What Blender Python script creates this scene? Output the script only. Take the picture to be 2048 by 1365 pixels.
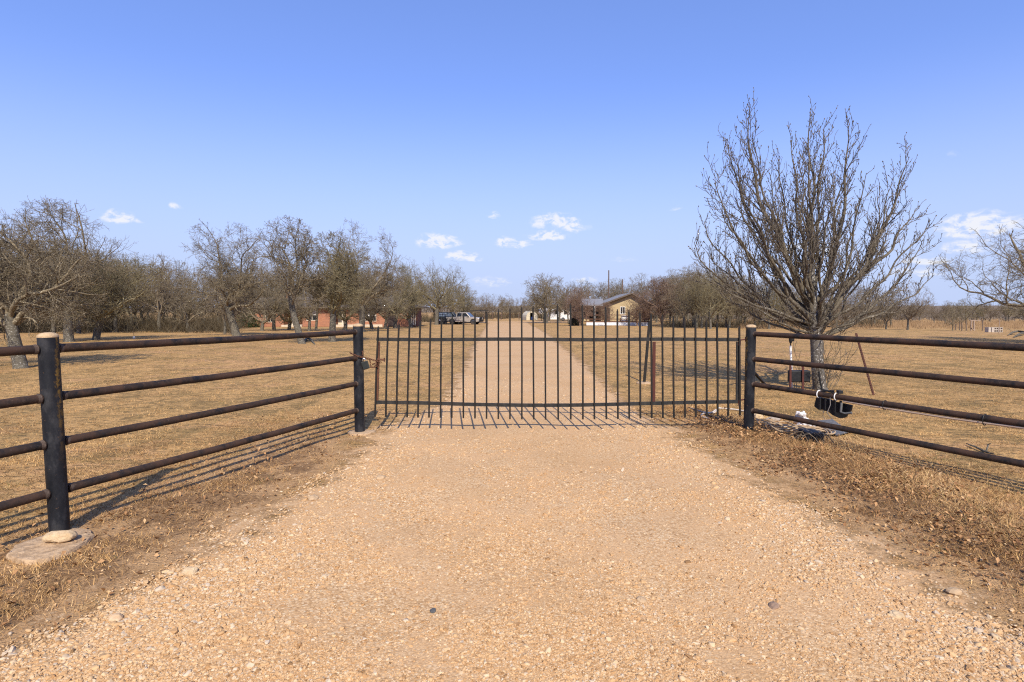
import bpy, math, random
import numpy as np
from math import radians, sin, cos, pi, tan, atan2, sqrt
from mathutils import Vector, Matrix, Euler

for _o in list(bpy.data.objects):
    bpy.data.objects.remove(_o)
SC = bpy.context.scene
COL = SC.collection
random.seed(7)
RNG = np.random.default_rng(7)

# ------------------------------------------------------------------ camera, sky, sun, exposure
F = 1100.0                       # focal length in photo pixels (2048 wide)
EYE = 1.6
PITCH = math.atan(64.5 / F)
cam_d = bpy.data.cameras.new('camera')
cam = bpy.data.objects.new('camera', cam_d)
COL.objects.link(cam)
cam.location = (0, 0, EYE)
cam.rotation_euler = (pi / 2 - PITCH, 0, 0)
cam_d.sensor_width = 36
cam_d.lens = 36 * F / 2048
cam_d.clip_start = 0.05
cam_d.clip_end = 6000
SC.camera = cam

SUN_EL = radians(41.8)
SUN_AZ = radians(180 - 7.4)      # clockwise from +Y: behind the camera, a little to its right
sun_d = bpy.data.lights.new('sun', 'SUN')
sun_d.energy = 5.0
sun_d.angle = radians(0.53)
sun_d.color = (1.0, 0.91, 0.77)
sun = bpy.data.objects.new('sun', sun_d)
COL.objects.link(sun)
_tosun = Vector((sin(SUN_AZ) * cos(SUN_EL), cos(SUN_AZ) * cos(SUN_EL), sin(SUN_EL)))
sun.rotation_euler = _tosun.to_track_quat('Z', 'Y').to_euler()

SC.view_settings.view_transform = 'Standard'
SC.view_settings.look = 'None'
SC.view_settings.gamma = 1.0
SC.view_settings.use_curve_mapping = False
SC.view_settings.exposure = 0.2
SC.cycles.filter_width = 1.15
SC.cycles.use_denoising = False

world = bpy.data.worlds.new('World')
SC.world = world
world.use_nodes = True


def build_sky():
    nt = world.node_tree
    nt.nodes.clear()
    nn, ln = nt.nodes.new, nt.links.new
    out = nn('ShaderNodeOutputWorld')
    bg = nn('ShaderNodeBackground')
    ln(bg.outputs[0], out.inputs[0])
    sky = nn('ShaderNodeTexSky')
    sky.sky_type = 'NISHITA'
    sky.sun_disc = False
    sky.sun_elevation = SUN_EL
    sky.sun_rotation = SUN_AZ
    sky.altitude = 150
    sky.air_density = 1.0
    sky.dust_density = 0.6
    sky.ozone_density = 2.6
    bg.inputs['Strength'].default_value = 0.15

    def M(op, a, b=None, c=None):
        n = nn('ShaderNodeMath')
        n.operation = op
        for i, v in enumerate((a, b, c)):
            if v is None:
                continue
            if isinstance(v, (int, float)):
                n.inputs[i].default_value = v
            else:
                ln(v, n.inputs[i])
        return n.outputs[0]

    tc = nn('ShaderNodeTexCoord')
    sep = nn('ShaderNodeSeparateXYZ')
    ln(tc.outputs['Generated'], sep.inputs[0])
    az0 = M('ARCTAN2', sep.outputs[0], sep.outputs[1])
    el = M('ARCSINE', sep.outputs[2])
    el0 = el
    wp = nn('ShaderNodeTexNoise')
    wp.inputs['Scale'].default_value = 26
    wp.inputs['Detail'].default_value = 5
    ln(tc.outputs['Generated'], wp.inputs['Vector'])
    wsep = nn('ShaderNodeSeparateColor')
    ln(wp.outputs['Color'], wsep.inputs[0])
    az = M('ADD', az0, M('MULTIPLY', M('SUBTRACT', wsep.outputs[0], .5), .045))
    el = M('ADD', el0, M('MULTIPLY', M('SUBTRACT', wsep.outputs[1], .5), .016))
    comb = nn('ShaderNodeCombineXYZ')
    ln(az, comb.inputs[0])
    ln(M('MULTIPLY', el, 1.8), comb.inputs[1])
    ns = nn('ShaderNodeTexNoise')
    ns.inputs['Scale'].default_value = 55
    ns.inputs['Detail'].default_value = 9
    ns.inputs['Roughness'].default_value = 0.62
    ln(comb.outputs[0], ns.inputs['Vector'])
    puff = M('MULTIPLY', M('SUBTRACT', ns.outputs['Fac'], 0.5), 3.2)
    # small fair-weather clouds low over the horizon: (azimuth, elevation, half width, half height) in degrees, strength
    clouds = []
    for px, py, w, h, s in ((248, 440, 30, 11, 1.0), (284, 445, 14, 4, .5), (353, 418, 14, 5, .6), (880, 487, 40, 13, .95), (925, 517, 30, 9, 1.0),
                            (990, 435, 11, 6, .7), (1010, 488, 20, 10, .9), (1041, 492, 18, 9, .8), (1094, 475, 36, 9, 1.0),
                            (1105, 448, 40, 14, .9), (1148, 455, 22, 14, .8), (1945, 458, 72, 22, 1.1), (1925, 497, 50, 12, .8),
                            (1838, 522, 40, 9, .9), (1830, 548, 50, 10, .6), (985, 566, 34, 10, .55), (1170, 562, 26, 6, .6),
                            (1352, 420, 14, 6, .35), (1888, 315, 14, 8, .25), (2110, 470, 70, 20, .9), (1250, 520, 26, 6, .3),
                            (-300, 430, 60, 16, .9), (-700, 400, 80, 18, .9), (2500, 420, 80, 20, .8), (1620, 500, 60, 14, .6), (1500, 560, 70, 9, .4)):
        a = atan2(px - 1024, F)
        e = atan2(618 - py, sqrt(F * F + (px - 1024) ** 2))
        k = cos(a)
        clouds.append((a, e, w / F * k * k * 1.35, h / F * k * 1.5, s))
    total = None
    for a, e, w, h, s in clouds:
        dx = M('DIVIDE', M('SUBTRACT', az, a), w)
        dy = M('DIVIDE', M('SUBTRACT', el, e), h)
        # flatter underside
        dy2 = M('MULTIPLY', dy, M('ADD', 1.25, M('MULTIPLY', M('SIGN', dy), -0.3)))
        d2 = M('ADD', M('MULTIPLY', dx, dx), M('MULTIPLY', dy2, dy2))
        m = M('MULTIPLY', M('MAXIMUM', M('SUBTRACT', 1.25, d2), 0.0), s)
        total = m if total is None else M('MAXIMUM', total, m)
    dens = M('MULTIPLY', total, M('ADD', 0.85, M('MULTIPLY', puff, 1.7)))
    sm = nn('ShaderNodeMapRange')
    sm.interpolation_type = 'SMOOTHSTEP'
    sm.inputs['From Min'].default_value = 0.10
    sm.inputs['From Max'].default_value = 1.25
    sm.inputs['To Max'].default_value = 0.9
    ln(dens, sm.inputs['Value'])
    # thin milky veil towards the horizon, all the way round
    veil = nn('ShaderNodeMapRange')
    veil.interpolation_type = 'SMOOTHSTEP'
    veil.inputs['From Min'].default_value = 0.0
    veil.inputs['From Max'].default_value = 0.39
    veil.inputs['To Min'].default_value = 0.96
    veil.inputs['To Max'].default_value = 0.0
    ln(el0, veil.inputs['Value'])
    tint = nn('ShaderNodeMix')
    tint.data_type = 'RGBA'
    tint.blend_type = 'MULTIPLY'
    tint.inputs['Factor'].default_value = 1.0
    ln(sky.outputs[0], tint.inputs['A'])
    tint.inputs['B'].default_value = (.97, 0.97, 1.40, 1)
    mv = nn('ShaderNodeMix')
    mv.data_type = 'RGBA'
    ln(veil.outputs[0], mv.inputs['Factor'])
    even = nn('ShaderNodeMix')
    even.data_type = 'RGBA'
    even.inputs['Factor'].default_value = 0.32
    ln(tint.outputs['Result'], even.inputs['A'])
    even.inputs['B'].default_value = (1.3, 2.35, 5.2, 1)
    ln(even.outputs['Result'], mv.inputs['A'])
    mv.inputs['B'].default_value = (3.15, 3.8, 5.5, 1)
    mc = nn('ShaderNodeMix')
    mc.data_type = 'RGBA'
    ln(sm.outputs[0], mc.inputs['Factor'])
    ln(mv.outputs['Result'], mc.inputs['A'])
    mc.inputs['B'].default_value = (5.3, 5.35, 5.6, 1)
    ln(mc.outputs['Result'], bg.inputs['Color'])


build_sky()

# ------------------------------------------------------------------ terrain and picture-to-place helpers


def sstep(t):
    t = np.clip(t, 0, 1)
    return t * t * (3 - 2 * t)


def T(x, y):
    x = np.asarray(x, float)
    y = np.asarray(y, float)
    z = -0.85 * sstep((y - 14) / 80.0) - 0.35 * sstep((y - 90) / 120)
    z = z + 0.012 * np.sin(x * 1.7 + 0.6 * y) * np.sin(y * 1.3 - 0.4 * x) + 0.007 * np.sin(3.9 * x + 1.1) * np.sin(4.3 * y + 2.0)
    z = z + 0.05 * np.sin(x * 0.31 + 1.0) * np.sin(y * 0.23) * sstep((y - 9) / 8)
    return z


_ct, _st = cos(PITCH), sin(PITCH)


def ray(px, py):
    u = (px - 1024) / F
    v = -(py - 682.5) / F
    return Vector((u, _ct + v * _st, -_st + v * _ct))


def atY(px, py, Y):
    d = ray(px, py)
    t = Y / d.y
    return Vector((d.x * t, Y, EYE + d.z * t))


def G(px, py):
    d = ray(px, py)
    zt = 0.0
    for _ in range(30):
        t = (zt - EYE) / d.z
        zt = float(T(d.x * t, d.y * t))
    return Vector((d.x * t, d.y * t, zt))


def GD(px, Y):
    z = float(T(0, Y))
    x = (px - 1024) / F * (Y * _ct + (EYE - z) * _st)
    z = float(T(x, Y))
    return Vector((x, Y, z))


def ppm(Y):
    return F / Y


# ------------------------------------------------------------------ tagging and meshes


def tag(o, label, cat, group=None):
    o['label'] = label
    o['category'] = cat
    if group:
        o['group'] = group
    return o


def thing(name, label, cat, loc, rz=0.0, group=None):
    o = bpy.data.objects.new(name, None)
    COL.objects.link(o)
    o.location = loc
    o.rotation_euler = (0, 0, rz)
    o.empty_display_size = 0.2
    return tag(o, label, cat, group)


def kind(o, k):
    o['kind'] = k
    return o


def root_loc(o):
    p = Vector((0, 0, 0))
    while o is not None:
        p += o.location
        o = o.parent
    return p


class MB:
    def __init__(s):
        s.v, s.f, s.n = [], [], 0

    def add(s, verts, faces):
        s.v.extend([tuple(q) for q in verts])
        s.f.extend([tuple(i + s.n for i in f) for f in faces])
        s.n += len(verts)
        return s

    def box(s, c, d, R=None, bev=0.0):
        hx, hy, hz = d[0] / 2, d[1] / 2, d[2] / 2
        vs = [Vector((a * hx, b * hy, e * hz)) for a in (-1, 1) for b in (-1, 1) for e in (-1, 1)]
        if R is not None:
            vs = [R @ q for q in vs]
        c = Vector(c)
        return s.add([q + c for q in vs], [(0, 1, 3, 2), (4, 6, 7, 5), (0, 4, 5, 1), (2, 3, 7, 6), (0, 2, 6, 4), (1, 5, 7, 3)])

    def bar(s, a, b, w, d, side=None):
        """rectangular bar from a to b, w across `side`, d the other way"""
        a, b = Vector(a), Vector(b)
        z = (b - a).normalized()
        sd = Vector(side) if side is not None else (Vector((1, 0, 0)) if abs(z.x) < .9 else Vector((0, 1, 0)))
        x = (sd - z * sd.dot(z)).normalized()
        y = z.cross(x)
        vs = []
        for p in (a, b):
            for i, j in ((-1, -1), (1, -1), (1, 1), (-1, 1)):
                vs.append(p + x * (i * w / 2) + y * (j * d / 2))
        return s.add(vs, [(3, 2, 1, 0), (4, 5, 6, 7), (0, 1, 5, 4), (1, 2, 6, 5), (2, 3, 7, 6), (3, 0, 4, 7)])

    def tube(s, pts, r, n=8, cap=True):
        pts = [Vector(p) for p in pts]
        m = len(pts)
        rs = r if isinstance(r, (list, tuple)) else [r] * m
        t0 = (pts[1] - pts[0]).normalized()
        ref = Vector((0, 0, 1)) if abs(t0.z) < .9 else Vector((1, 0, 0))
        x = (ref - t0 * ref.dot(t0)).normalized()
        vs = []
        for i in range(m):
            t = (pts[min(i + 1, m - 1)] - pts[max(i - 1, 0)])
            t = t.normalized() if t.length > 1e-9 else t0
            x = (x - t * x.dot(t)).normalized()
            y = t.cross(x)
            for k in range(n):
                a = 2 * pi * k / n
                vs.append(pts[i] + (x * cos(a) + y * sin(a)) * rs[i])
        fs = []
        for i in range(m - 1):
            for k in range(n):
                k2 = (k + 1) % n
                fs.append((i * n + k, i * n + k2, (i + 1) * n + k2, (i + 1) * n + k))
        if cap:
            fs.append(tuple(reversed(range(n))))
            fs.append(tuple(range((m - 1) * n, m * n)))
        return s.add(vs, fs)

    def lathe(s, prof, c, n=16):
        c = Vector(c)
        vs, fs = [], []
        for r, z in prof:
            for k in range(n):
                a = 2 * pi * k / n
                vs.append(c + Vector((r * cos(a), r * sin(a), z)))
        for i in range(len(prof) - 1):
            for k in range(n):
                k2 = (k + 1) % n
                fs.append((i * n + k, i * n + k2, (i + 1) * n + k2, (i + 1) * n + k))
        fs.append(tuple(reversed(range(n))))
        fs.append(tuple(range((len(prof) - 1) * n, len(prof) * n)))
        return s.add(vs, fs)

    def prism(s, outline, axis, lo, hi):
        """extrude a closed outline (pairs) along an axis 'x' 'y' or 'z' from lo to hi"""
        n = len(outline)

        def P(p, t):
            if axis == 'y':
                return (p[0], t, p[1])
            if axis == 'x':
                return (t, p[0], p[1])
            return (p[0], p[1], t)
        vs = [P(p, lo) for p in outline] + [P(p, hi) for p in outline]
        fs = [tuple(reversed(range(n))), tuple(range(n, 2 * n))]
        for k in range(n):
            k2 = (k + 1) % n
            fs.append((k, k2, n + k2, n + k))
        return s.add(vs, fs)

    def sphere(s, c, r, nu=10, nv=6, noise=0.0, seed=0):
        c = Vector(c)
        rr = Vector(r) if not isinstance(r, (int, float)) else Vector((r, r, r))
        rnd = random.Random(seed)
        vs = [c + Vector((0, 0, -rr.z))]
        for j in range(1, nv):
            ph = -pi / 2 + pi * j / nv
            for i in range(nu):
                a = 2 * pi * i / nu
                q = 1 + rnd.uniform(-noise, noise)
                vs.append(c + Vector((cos(ph) * cos(a) * rr.x, cos(ph) * sin(a) * rr.y, sin(ph) * rr.z)) * q)
        vs.append(c + Vector((0, 0, rr.z)))
        fs = []
        top = len(vs) - 1
        for i in range(nu):
            i2 = (i + 1) % nu
            fs.append((0, 1 + i2, 1 + i))
            for j in range(nv - 2):
                b = 1 + j * nu
                fs.append((b + i, b + i2, b + nu + i2, b + nu + i))
            b = 1 + (nv - 2) * nu
            fs.append((b + i, b + i2, top))
        return s.add(vs, fs)

    def build(s, name, m, parent=None, world=False, smooth=False, bevel=0.0):
        me = bpy.data.meshes.new(name)
        off = root_loc(parent) if (world and parent is not None) else Vector((0, 0, 0))
        me.from_pydata([(q[0] - off.x, q[1] - off.y, q[2] - off.z) for q in s.v], [], s.f)
        o = bpy.data.objects.new(name, me)
        COL.objects.link(o)
        if m is not None:
            me.materials.append(m)
        if smooth:
            me.polygons.foreach_set('use_smooth', [True] * len(me.polygons))
            try:
                me.set_sharp_from_angle(angle=radians(42))
            except Exception:
                pass
        if parent is not None:
            o.parent = parent
        if bevel > 0:
            b = o.modifiers.new('bevel', 'BEVEL')
            b.width = bevel
            b.segments = 2
            b.limit_method = 'ANGLE'
        return o


def npmesh(name, V, Fa, m, parent=None, smooth=False, attrs=None):
    """numpy verts (n,3) and faces (k,3|4)"""
    V = np.asarray(V, np.float32)
    Fa = np.asarray(Fa, np.int32)
    k, c = Fa.shape
    me = bpy.data.meshes.new(name)
    me.vertices.add(len(V))
    me.vertices.foreach_set('co', V.ravel())
    me.loops.add(k * c)
    me.loops.foreach_set('vertex_index', Fa.ravel())
    me.polygons.add(k)
    me.polygons.foreach_set('loop_start', np.arange(0, k * c, c, dtype=np.int32))
    me.polygons.foreach_set('loop_total', np.full(k, c, np.int32))
    if smooth:
        me.polygons.foreach_set('use_smooth', np.ones(k, bool))
    for an, av in (attrs or {}).items():
        a = me.attributes.new(an, 'FLOAT', 'POINT')
        a.data.foreach_set('value', np.asarray(av, np.float32))
    me.update(calc_edges=True)
    me.validate()
    if m is not None:
        me.materials.append(m)
    o = bpy.data.objects.new(name, me)
    COL.objects.link(o)
    if parent is not None:
        o.parent = parent
    return o


def copy_tree(o, parent=None):
    c = o.copy()
    COL.objects.link(c)
    c.parent = parent
    for ch in o.children:
        copy_tree(ch, c)
    return c


# ------------------------------------------------------------------ materials


class NM:
    """small node-material builder"""

    def __init__(s, name):
        s.m = bpy.data.materials.new(name)
        s.m.use_nodes = True
        s.nt = s.m.node_tree
        s.b = s.nt.nodes['Principled BSDF']
        s.out = s.nt.nodes['Material Output']
        s.tc = s.nt.nodes.new('ShaderNodeTexCoord')

    def n(s, t):
        return s.nt.nodes.new(t)

    def ln(s, a, b):
        s.nt.links.new(a, b)

    def noise(s, scale, detail=4, rough=0.6, coord='Object', stretch=None, dist=0.0):
        nd = s.n('ShaderNodeTexNoise')
        nd.inputs['Scale'].default_value = scale
        nd.inputs['Detail'].default_value = detail
        nd.inputs['Roughness'].default_value = rough
        nd.inputs['Distortion'].default_value = dist
        src = s.tc.outputs[coord]
        if stretch:
            mp = s.n('ShaderNodeMapping')
            mp.inputs['Scale'].default_value = stretch
            s.ln(src, mp.inputs[0])
            src = mp.outputs[0]
        s.ln(src, nd.inputs['Vector'])
        return nd.outputs['Fac']

    def ramp(s, fac, stops):
        r = s.n('ShaderNodeValToRGB')
        e = r.color_ramp.elements
        while len(e) < len(stops):
            e.new(0.5)
        for q, (p, c) in zip(e, stops):
            q.position = p
            q.color = (c[0], c[1], c[2], 1) if not isinstance(c, (int, float)) else (c, c, c, 1)
        s.ln(fac, r.inputs[0])
        return r.outputs[0]

    def mix(s, fac, a, b, mode='MIX'):
        x = s.n('ShaderNodeMix')
        x.data_type = 'RGBA'
        x.blend_type = mode
        for inp, v in (('Factor', fac), ('A', a), ('B', b)):
            if isinstance(v, (int, float)):
                x.inputs[inp].default_value = v
            elif isinstance(v, (tuple, list)):
                x.inputs[inp].default_value = (v[0], v[1], v[2], 1)
            else:
                s.ln(v, x.inputs[inp])
        return x.outputs['Result']

    def math(s, op, a, b=None):
        x = s.n('ShaderNodeMath')
        x.operation = op
        for i, v in enumerate((a, b)):
            if v is None:
                continue
            if isinstance(v, (int, float)):
                x.inputs[i].default_value = v
            else:
                s.ln(v, x.inputs[i])
        return x.outputs[0]

    def mr(s, v, a, b, c=0.0, d=1.0, smooth=True):
        x = s.n('ShaderNodeMapRange')
        if smooth:
            x.interpolation_type = 'SMOOTHSTEP'
        for k, q in (('From Min', a), ('From Max', b), ('To Min', c), ('To Max', d)):
            x.inputs[k].default_value = q
        s.ln(v, x.inputs['Value'])
        return x.outputs[0]

    def attr(s, name, t='GEOMETRY'):
        x = s.n('ShaderNodeAttribute')
        x.attribute_type = t
        x.attribute_name = name
        return x.outputs['Fac']

    def xyz(s, coord='Object'):
        x = s.n('ShaderNodeSeparateXYZ')
        s.ln(s.tc.outputs[coord], x.inputs[0])
        return x.outputs

    def bump(s, h, strength=0.3, dist=0.02):
        x = s.n('ShaderNodeBump')
        x.inputs['Strength'].default_value = strength
        x.inputs['Distance'].default_value = dist
        s.ln(h, x.inputs['Height'])
        s.ln(x.outputs[0], s.b.inputs['Normal'])

    def done(s, color, rough=0.8, metal=0.0, spec=0.5):
        if isinstance(color, (tuple, list)):
            s.b.inputs['Base Color'].default_value = (color[0], color[1], color[2], 1)
        else:
            s.ln(color, s.b.inputs['Base Color'])
        if isinstance(rough, (int, float)):
            s.b.inputs['Roughness'].default_value = rough
        else:
            s.ln(rough, s.b.inputs['Roughness'])
        s.b.inputs['Metallic'].default_value = metal
        s.b.inputs['Specular IOR Level'].default_value = spec
        return s.m


def simple(name, c1, c2=None, scale=8, rough=0.7, bump=0.0, metal=0.0, spec=0.4, lo=.35, hi=.65, stretch=None, detail=5):
    q = NM(name)
    if c2 is None:
        c2 = tuple(v * .8 for v in c1)
    f = q.noise(scale, detail, .65, stretch=stretch)
    col = q.ramp(f, [(lo, c1), (hi, c2)])
    if bump:
        q.bump(f, bump, .02)
    return q.done(col, rough, metal, spec)


def mat_ground():
    q = NM('dry_field_ground')
    big = q.noise(0.16, 4, .6)
    mid = q.noise(1.5, 6, .68, stretch=(1, .75, 1))
    fine = q.noise(22, 6, .72)
    straw = q.ramp(fine, [(.25, (.22, .125, .05)), (.45, (.49, .285, .105)), (.62, (.65, .40, .16)), (.8, (.73, .48, .215))])
    olive = q.ramp(fine, [(.28, (.095, .064, .026)), (.52, (.30, .19, .07)), (.75, (.45, .30, .115))])
    soil = q.ramp(fine, [(.3, (.38, .20, .085)), (.55, (.58, .335, .15)), (.8, (.70, .44, .215))])
    c = q.mix(q.mr(mid, .46, .66), straw, olive)
    c = q.mix(q.mr(q.math('ADD', q.math('MULTIPLY', big, .5), q.math('MULTIPLY', q.noise(.9, 6, .7, stretch=(.7, 1.3, 1)), .5)), .50, .58, 0, .85), c, soil)
    c = q.mix(q.mr(q.noise(.37, 5, .65), .52, .64, 0, .7), c, olive)
    # specks of dark thatch between the clumps
    th = q.noise(70, 3, .6)
    c = q.mix(q.mr(th, .57, .70, 0, .6), c, (.07, .048, .028))
    # mowing streaks and worn clumps
    st = q.noise(2.2, 6, .7, stretch=(.35, 2.2, 1))
    c = q.mix(q.mr(st, .50, .62, 0, .7), c, olive)
    cl = q.noise(9, 5, .68, stretch=(.7, 1.5, 1))
    c = q.mix(q.mr(cl, .50, .60, 0, .72), c, (.14, .095, .042))
    c = q.mix(q.mr(q.noise(4.5, 4, .7, stretch=(.6, 1.6, 1)), .61, .67, 0, .85), c, (.065, .048, .022))
    # brown leaf mould along the drive edges
    vg = q.attr('verge')
    mould = q.ramp(q.noise(30, 6, .75), [(.3, (.085, .047, .022)), (.5, (.23, .13, .060)), (.72, (.42, .25, .115))])
    sandy = q.ramp(q.noise(35, 5, .7), [(.3, (.40, .235, .105)), (.7, (.58, .365, .18))])
    c = q.mix(q.mr(q.math('ADD', vg, q.math('MULTIPLY', q.math('SUBTRACT', q.noise(1.9, 5, .65), .5), 1.2)), .25, .7), c, sandy)
    vm = q.mr(q.math('ADD', vg, q.math('MULTIPLY', q.math('SUBTRACT', q.noise(3.2, 6, .7), .5), 2.6)), .55, .95, 0, .88)
    c = q.mix(vm, c, mould)
    h = q.math('ADD', q.math('MULTIPLY', fine, .6), q.math('MULTIPLY', mid, .7))
    h = q.math('ADD', h, q.math('MULTIPLY', th, -.4))
    q.bump(h, .9, .05)
    return q.done(c, .95, 0, .15)


def mat_gravel(alpha=True):
    q = NM('tan_gravel')
    vo = q.n('ShaderNodeTexVoronoi')
    vo.inputs['Scale'].default_value = 85
    vo.inputs['Randomness'].default_value = 1
    q.ln(q.tc.outputs['Object'], vo.inputs['Vector'])
    vc = q.n('ShaderNodeSeparateColor')
    q.ln(vo.outputs['Color'], vc.inputs[0])
    stone = q.ramp(vc.outputs[0], [(0, (.30, .165, .07)), (.25, (.46, .28, .13)), (.6, (.55, .36, .18)), (.85, (.63, .44, .25)), (1, (.64, .51, .32))])
    sand = q.ramp(q.noise(40, 6, .7), [(.3, (.52, .315, .148)), (.7, (.61, .395, .205))])
    patch = q.noise(1.6, 6, .7)
    c = q.mix(q.mr(patch, .42, .62, .15, .85), stone, sand)
    c = q.mix(q.mr(q.noise(.5, 4, .6), .4, .68, 0, .35), c, (.44, .25, .095))
    # darker brown where the stone cells meet
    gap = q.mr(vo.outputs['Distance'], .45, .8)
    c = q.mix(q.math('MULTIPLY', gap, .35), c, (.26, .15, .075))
    h = q.math('SUBTRACT', q.math('MULTIPLY', q.noise(90, 4, .6), .8), vo.outputs['Distance'])
    q.bump(h, .3, .008)
    m = q.done(c, .92, 0, .2)
    if alpha:
        e = q.attr('edge')
        e2 = q.math('ADD', e, q.math('MULTIPLY', q.math('SUBTRACT', q.noise(2.6, 7, .72), .5), 1.5))
        a = q.mr(e2, -.12, .22)
        q.ln(a, q.b.inputs['Alpha'])
    return m


def mat_pebble():
    q = NM('pebble')
    t = q.attr('tone', 'INSTANCER')
    c = q.ramp(t, [(0, (.15, .085, .04)), (.08, (.36, .20, .085)), (.3, (.48, .295, .14)), (.6, (.55, .365, .19)), (.82, (.60, .45, .275)), (.94, (.60, .49, .35)), (1, (.46, .38, .28))])
    c = q.mix(q.mr(q.noise(60, 4, .6), .35, .7, 0, .4), c, (.52, .30, .115))
    return q.done(c, .8, 0, .25)


def mat_grass(name, stops):
    q = NM(name)
    c = q.ramp(q.attr('tone'), stops)
    q.b.inputs['Roughness'].default_value = .8
    return q.done(c, .75, 0, .2)


def mat_bark(name, dark, mid, pale, ps=.62):
    q = NM(name)
    f = q.noise(9, 6, .7, stretch=(1, 1, .35))
    g = q.noise(26, 4, .6)
    c = q.ramp(f, [(.3, dark), (.52, mid), (.72, mid)])
    c = q.mix(q.mr(g, ps - .06, ps + .08, 0, .85), c, pale)
    q.bump(f, .6, .03)
    return q.done(c, .9, 0, .2)


MAT = {}
MAT['ground'] = mat_ground()
MAT['gravel'] = mat_gravel()
MAT['pebble'] = mat_pebble()
MAT['oak'] = mat_bark('oak_bark', (.04, .034, .025), (.115, .10, .073), (.34, .32, .27), .60)
MAT['oak_twig'] = mat_bark('oak_twigs', (.06, .046, .027), (.17, .134, .082), (.43, .37, .26), .57)
MAT['oak_olive'] = mat_bark('lichened_oak_twigs', (.062, .05, .025), (.17, .138, .073), (.41, .36, .23), .57)
MAT['wood_far'] = mat_bark('woodland_twigs', (.07, .053, .033), (.18, .138, .09), (.36, .30, .215), .58)
MAT['crape'] = mat_bark('crape_twigs', (.11, .068, .046), (.21, .138, .098), (.36, .26, .19), .6)
MAT['pear'] = mat_bark('pear_bark', (.04, .034, .026), (.12, .10, .07), (.30, .27, .22), .60)
MAT['pear_trunk'] = mat_bark('lichened_pear_trunk', (.03, .027, .023), (.13, .115, .095), (.50, .48, .43), .60)
MAT['pear_twig'] = mat_bark('pear_twigs', (.045, .037, .028), (.14, .115, .085), (.27, .23, .175), .58)
MAT['cap'] = simple('old_concrete_cap', (.54, .39, .22), (.38, .26, .15), 30, .95, .5)
MAT['footing'] = simple('dusty_concrete', (.34, .225, .125), (.52, .36, .21), 20, .95, 1.0, lo=.4, hi=.6)
MAT['limestone'] = simple('pale_limestone', (.60, .45, .27), (.46, .32, .17), 22, .9, .7)
MAT['white'] = simple('white_paint', (.78, .77, .74), (.70, .68, .63), 5, .5)
MAT['blackplastic'] = simple('black_plastic', (.010, .011, .012), (.022, .022, .023), 12, .55, .2, 0, .25)
MAT['glass'] = simple('dark_window_glass', (.012, .015, .018), (.02, .024, .028), 2, .08, 0, 0, .7)
MAT['primer'] = simple('red_primer_steel', (.085, .020, .012), (.055, .016, .011), 18, .75)
MAT['rust'] = simple('rusted_steel', (.16, .065, .03), (.075, .035, .022), 40, .9, .4)
MAT['weld'] = simple('weld_bead', (.045, .028, .02), (.12, .085, .06), 45, .8, .4)
MAT['chrome'] = simple('dull_chrome', (.6, .6, .6), (.5, .5, .5), 4, .25, 0, 1.0)
MAT['rubber'] = simple('tyre_rubber', (.02, .02, .02), (.035, .033, .03), 10, .85)


def mat_pipe():
    q = NM('weathered_black_pipe')
    f = q.noise(5.5, 6, .7)
    g = q.noise(60, 4, .65)
    c = q.ramp(f, [(.36, (.014, .013, .013)), (.47, (.038, .025, .018)), (.58, (.062, .034, .022)), (.70, (.044, .029, .021))])
    c = q.mix(q.mr(g, .55, .75, 0, .5), c, (.11, .078, .058))
    c = q.mix(q.mr(q.noise(7, 5, .7), .62, .68, 0, .85), c, (.022, .025, .029))
    q.bump(g, .25, .004)
    return q.done(c, q.mr(f, .3, .7, .5, .8), 0, .2)


def mat_post(name, side=1):
    """old black paint, dull and scuffed, with ochre lichen runs down the sides"""
    q = NM(name)
    f = q.noise(7, 6, .7, stretch=(1, 1, .5))
    c = q.ramp(f, [(.34, (.007, .008, .010)), (.50, (.013, .014, .017)), (.62, (.034, .034, .036)), (.74, (.022, .021, .020))])
    x, y, z = q.xyz()
    ang = q.math('ARCTAN2', q.math('MULTIPLY', y, -1), q.math('MULTIPLY', x, side))     # 0 at the side, pi/2 to the front
    w = q.noise(9, 6, .7, stretch=(1, 1, .6))
    band = q.mr(q.math('ABSOLUTE', q.math('SUBTRACT', ang, q.math('ADD', .15, q.math('MULTIPLY', q.math('SUBTRACT', w, .5), 2.4)))), .05, .42, 1, 0)
    band = q.math('MULTIPLY', band, q.mr(q.noise(30, 5, .7), .40, .56))
    hi = q.mr(z, .45, 1.05)
    c = q.mix(q.math('MULTIPLY', q.math('MULTIPLY', band, hi), .85), c, (.20, .115, .022))
    c = q.mix(q.mr(q.noise(26, 3, .6), .66, .72, 0, .7), c, (.09, .055, .035))
    q.bump(q.noise(80, 3, .6), .12, .004)
    return q.done(c, q.mr(f, .3, .7, .42, .68), 0, .22)


MAT['pipe'] = mat_pipe()
MAT['post_r'] = mat_post('black_post_paint', 1)
MAT['post_l'] = mat_post('black_gatepost_paint', -1)
MAT['gate'] = simple('grey_black_gate_paint', (.016, .018, .019), (.040, .036, .031), 14, .6, .1, 0, .22)
MAT['picket'] = simple('black_picket_paint', (.010, .012, .012), (.026, .020, .016), 9, .6, .1, 0, .2)

# ------------------------------------------------------------------ ground sheet


def graded(lims, steps):
    out = [lims[0]]
    for (a, b), s in zip(zip(lims[:-1], lims[1:]), steps):
        n = max(1, int(round((b - a) / s)))
        out.extend(list(np.linspace(a, b, n + 1)[1:]))
    return np.array(out)


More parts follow.
